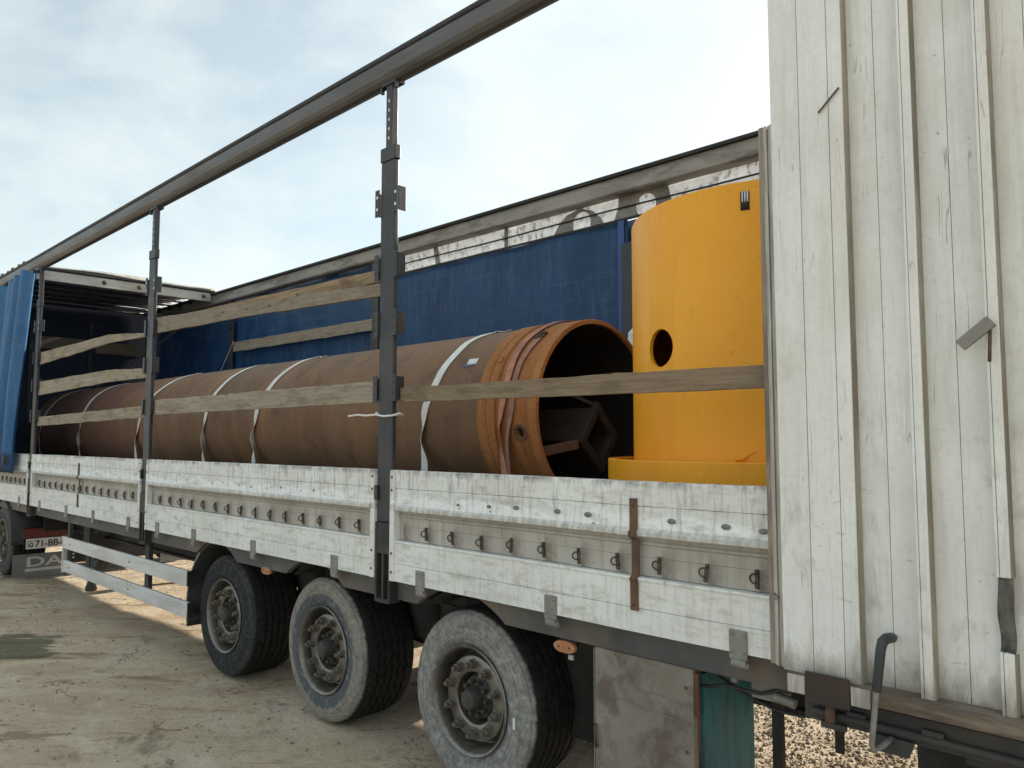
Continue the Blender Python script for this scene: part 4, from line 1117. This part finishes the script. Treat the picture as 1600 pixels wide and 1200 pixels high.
# loose straps at the far side
def ribbon(name, pts, w, mat, label, group=None):
    m = MB(); b = 0
    for p_ in pts:
        p_ = Vector(p_)
        for dx, dy in ((-w, -.002), (w, -.002), (w, .002), (-w, .002)): m.v.append((p_.x+dx*.8, p_.y+dy, p_.z+dx*.6))
    for i in range(len(pts)-1):
        for k in range(4):
            j = (k+1) % 4; m.face((i*4+k, i*4+j, (i+1)*4+j, (i+1)*4+k))
    m.face((0, 1, 2, 3)); e = (len(pts)-1)*4; m.face((e+3, e+2, e+1, e))
    return tag(add(name, m, mat), label, 'strap', group)
ribbon('tie_strap', [(-11.2, 2.2, 3.55), (-11.7, 1.7, 3.0), (-12.1, 1.3, 2.6), (-12.4, 1.0, 2.3)], .03, 'darkstrap', 'dirty brown strap slanting across the dark space under the folded roof')
ribbon('tie_strap', [(-10.32, 2.40, 3.15), (-10.6, 2.40, 2.85), (-11.0, 2.38, 2.42)], .018, 'strap', 'thin pale strap hanging slantwise from the far post')
ribbon('tie_strap', [(-3.50, 2.36, 2.62), (-3.50, 2.34, 2.40), (-3.49, 2.33, 2.15)], .035, 'strap', 'short white strap hanging behind the pipe mouth beside the yellow casing')

# ------------------------------------------------------------------ yellow casing
YX, YY, YRd, YC = -1.79, 1.25, .75, .887
yc = empty('yellow_casing', (YX, YY, FLOOR), 'big upright yellow steel cylinder with a round hole and wider foot ring', 'steel casing')
YTOP = 2.905
bod = MB().lathe([(YRd, FLOOR+.005), (YRd, YTOP-.012), (YRd-.006, YTOP), (YRd-.014, YTOP), (YRd-.018, YTOP-.01), (YRd-.018, FLOOR+.005)], 'z', (YX, YY, 0), 160, closed=True)
hd_ = Vector((-.26, -.694, 0)).normalized()
hc = Vector((YX, YY, 2.195))+hd_*YRd
bme = boolean_mesh('casing_wall', bod, [MB().tube([hc-hd_*.15, hc+hd_*.15], .092, 48)])
bme.set_sharp_from_angle(angle=R(30)); bme.materials.clear(); bme.materials.append(M['yellow'])
add('casing_wall', bme, 'yellow', yc)
add('foot_ring', MB().lathe([(YC, FLOOR+.002), (YC, 1.652), (YC-.004, 1.656), (YC-.03, 1.656), (YC-.034, 1.65), (YC-.034, FLOOR+.002)], 'z', (YX, YY, 0), 160, closed=True), 'yellow', yc, sharp=35)
add('shade_lid', MB().lathe([(0, YTOP-.05), (YRd-.020, YTOP-.05), (YRd-.020, YTOP-.06), (0, YTOP-.06)], 'z', (YX, YY, 0), 80), 'yellow', yc)  # unseen lid added to keep daylight out of the casing
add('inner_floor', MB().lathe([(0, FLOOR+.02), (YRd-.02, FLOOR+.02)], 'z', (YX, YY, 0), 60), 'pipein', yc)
add('foot_floor', MB().lathe([(YC-.035, 1.60), (YRd-.01, 1.60)], 'z', (YX, YY, 0), 100), 'yellow', yc)
# warning tag at the top edge
def onY_(ang, d, z): return (YX+math.cos(R(ang))*(YRd+d), YY+math.sin(R(ang))*(YRd+d), z)
tg = add('tag', MB().grid(lambda u, v: onY_(284.2+3.0*u, .003, 2.772+.085*v), 3, 2), 'ink', yc, solid=.001)
for i in range(3): add('tag_stripe', MB().grid(lambda u, v: onY_(284.7+.85*i+.45*u, .0045, 2.808+.049*v), 2, 2), 'white', tg, solid=.001)
# drip of thick paint on the foot ring
add('paint_run', MB().tube([onY_(281, .03, 1.664), onY_(283, .01, 1.668), onY_(285, .004, 1.685), onY_(287.5, .004, 1.70)], [.010, .007, .003, .002], 7), 'yellow', yc)

# ------------------------------------------------------------------ wooden slats
def slat(name, xs_, top, bot, y, mat, label, group, th=.024, bow=.0):
    """xs_ x-stations; top and bot give z at each of them"""
    def interp(x, arr):
        for i in range(len(xs_)-1):
            if x <= xs_[i+1]+1e-9:
                t = (x-xs_[i])/(xs_[i+1]-xs_[i]); return arr[i]+(arr[i+1]-arr[i])*t
        return arr[-1]
    m = MB(); n = max(24, int((xs_[-1]-xs_[0])/.07)); sd_ = random.uniform(0, 50)
    for i in range(n+1):
        x = xs_[0]+(xs_[-1]-xs_[0])*i/n; t = i/n
        zt = interp(x, top)+.005*noise.noise((x*3+sd_, 0, 0))+.003*noise.noise((x*14+sd_, 5, 0))
        zb = interp(x, bot)+.005*noise.noise((x*3+sd_, 9, 0))+.003*noise.noise((x*14+sd_, 14, 0))
        yy = y+.006*noise.noise((x*1.2+sd_, 3, 3))+bow*math.sin(PI*t)
        m.v += [(x, yy, zt), (x, yy, zb), (x, yy+th, zb), (x, yy+th, zt)]
    for i in range(n):
        for k in range(4):
            j = (k+1) % 4; m.face((i*4+k, i*4+j, (i+1)*4+j, (i+1)*4+k))
    m.face((0, 1, 2, 3)); e = n*4; m.face((e+3, e+2, e+1, e))
    return tag(add(name, m, mat, bevel=.002), label, 'slat', group)
G1 = 'wooden slats between the posts'
slat('wooden_slat', [-10.43, -8.0, -7.0], [2.79, 2.783, 2.70], [2.645, 2.70, 2.672], .012, 'wood', 'grey board with a tapering broken end, top one beside the blue curtain', G1)
slat('wooden_slat', [-10.40, -8.05, -7.0], [2.44, 2.437, 2.385], [2.28, 2.315, 2.305], .012, 'wood', 'wide grey board beside the blue curtain, middle one of three', G1)
slat('wooden_slat', [-10.43, -7.0], [2.023, 2.057], [1.917, 1.953], .012, 'wood', 'narrow grey board beside the blue curtain, lowest of three in front of the pipe', G1)
slat('wooden_slat', [-6.4, -3.56], [2.80, 2.745], [2.735, 2.668], .040, 'woodbrown', 'browner upper board of the touching pair high in the middle bay', G1, .022)
slat('wooden_slat', [-6.86, -5.2, -3.56], [2.818, 2.735, 2.652], [2.682, 2.645, 2.578], .012, 'wood', 'paler lower board of the touching pair high in the middle bay', G1)
slat('wooden_slat', [-6.86, -3.56], [2.099, 2.089], [1.971, 1.967], .012, 'wood', 'long pale board crossing in front of the pipe in the middle bay', G1)
slat('wooden_slat', [-3.43, -1.22], [2.040, 2.024], [1.960, 1.937], .012, 'woodbrown', 'brown knotty board crossing the pipe mouth and the yellow casing', G1)
slat('wooden_slat', [-10.30, -7.0], [3.128, 3.097], [2.992, 2.967], 2.385, 'wood', 'single board on the far side against the blue tarpaulin', G1)
# knots / nail marks of the rear board are in the wood; white string tied round the big post
cd = MB(); zc = 1.895
loop = [(-3.57, -.020), (-3.495, -.024), (-3.42, -.020), (-3.418, .03), (-3.42, .056), (-3.495, .058), (-3.57, .056), (-3.572, .02), (-3.57, -.020)]
cd.tube([(x, y, zc+.012*math.sin(i*.9)-(.02 if 0 < i < 3 else 0)) for i, (x, y) in enumerate(loop)], .006, 7)
cd.tube([(-3.56, -.024, zc), (-3.65, -.03, zc-.004), (-3.75, -.02, zc+.003), (-3.83, -.03, zc-.004)], .0055, 7)
tag(add('cord', cd, 'strap'), 'white cord knotted round the big steel post with a loose end', 'cord')

# ------------------------------------------------------------------ every separate piece becomes a part of its own
def split_pieces(o):
    me = o.data; n = len(me.vertices); par = list(range(n))
    def find(a):
        while par[a] != a: par[a] = par[par[a]]; a = par[a]
        return a
    for p in me.polygons:
        v = p.vertices; a = find(v[0])
        for q in v[1:]: par[find(q)] = a
    groups = {}
    for p in me.polygons: groups.setdefault(find(p.vertices[0]), []).append(p)
    if len(groups) < 2: return
    name = o.name.split('.')[0]
    for k, (r, polys) in enumerate(groups.items()):
        idx = {}; vs_, fs, sm = [], [], []
        for p in polys:
            f = []
            for v in p.vertices:
                if v not in idx: idx[v] = len(vs_); vs_.append(me.vertices[v].co.copy())
                f.append(idx[v])
            fs.append(f); sm.append(p.use_smooth)
        nm = bpy.data.meshes.new(name); nm.from_pydata(vs_, [], fs); nm.update()
        for i, b in enumerate(sm): nm.polygons[i].use_smooth = b
        for m in me.materials: nm.materials.append(m)
        if k == 0: o.data = nm
        else:
            c = o.copy(); c.data = nm; col.objects.link(c)
for o in list(bpy.data.objects):
    if o.type == 'MESH' and o.name.split('.')[0] in ('box_hinge', 'lock_tab', 'lamp_screw', 'suspension_arm', 'post_latch', 'cross_member', 'roof_bow_tube', 'air_hose', 'curtain_runner', 'adjust_hole', 'pin_hole', 'bracket_hole', 'rail_bolt', 'hanger_bracket', 'lock_gear', 'outer_frame', 'box_crease', 'tail_panel', 'frame_rail', 'spare_carrier', 'coupling_block', 'post_socket', 'strap_hook', 'plate_emblem', 'lettering', 'leg_gearbox', 'slat_bracket', 'post_foot_plate'):
        split_pieces(o)
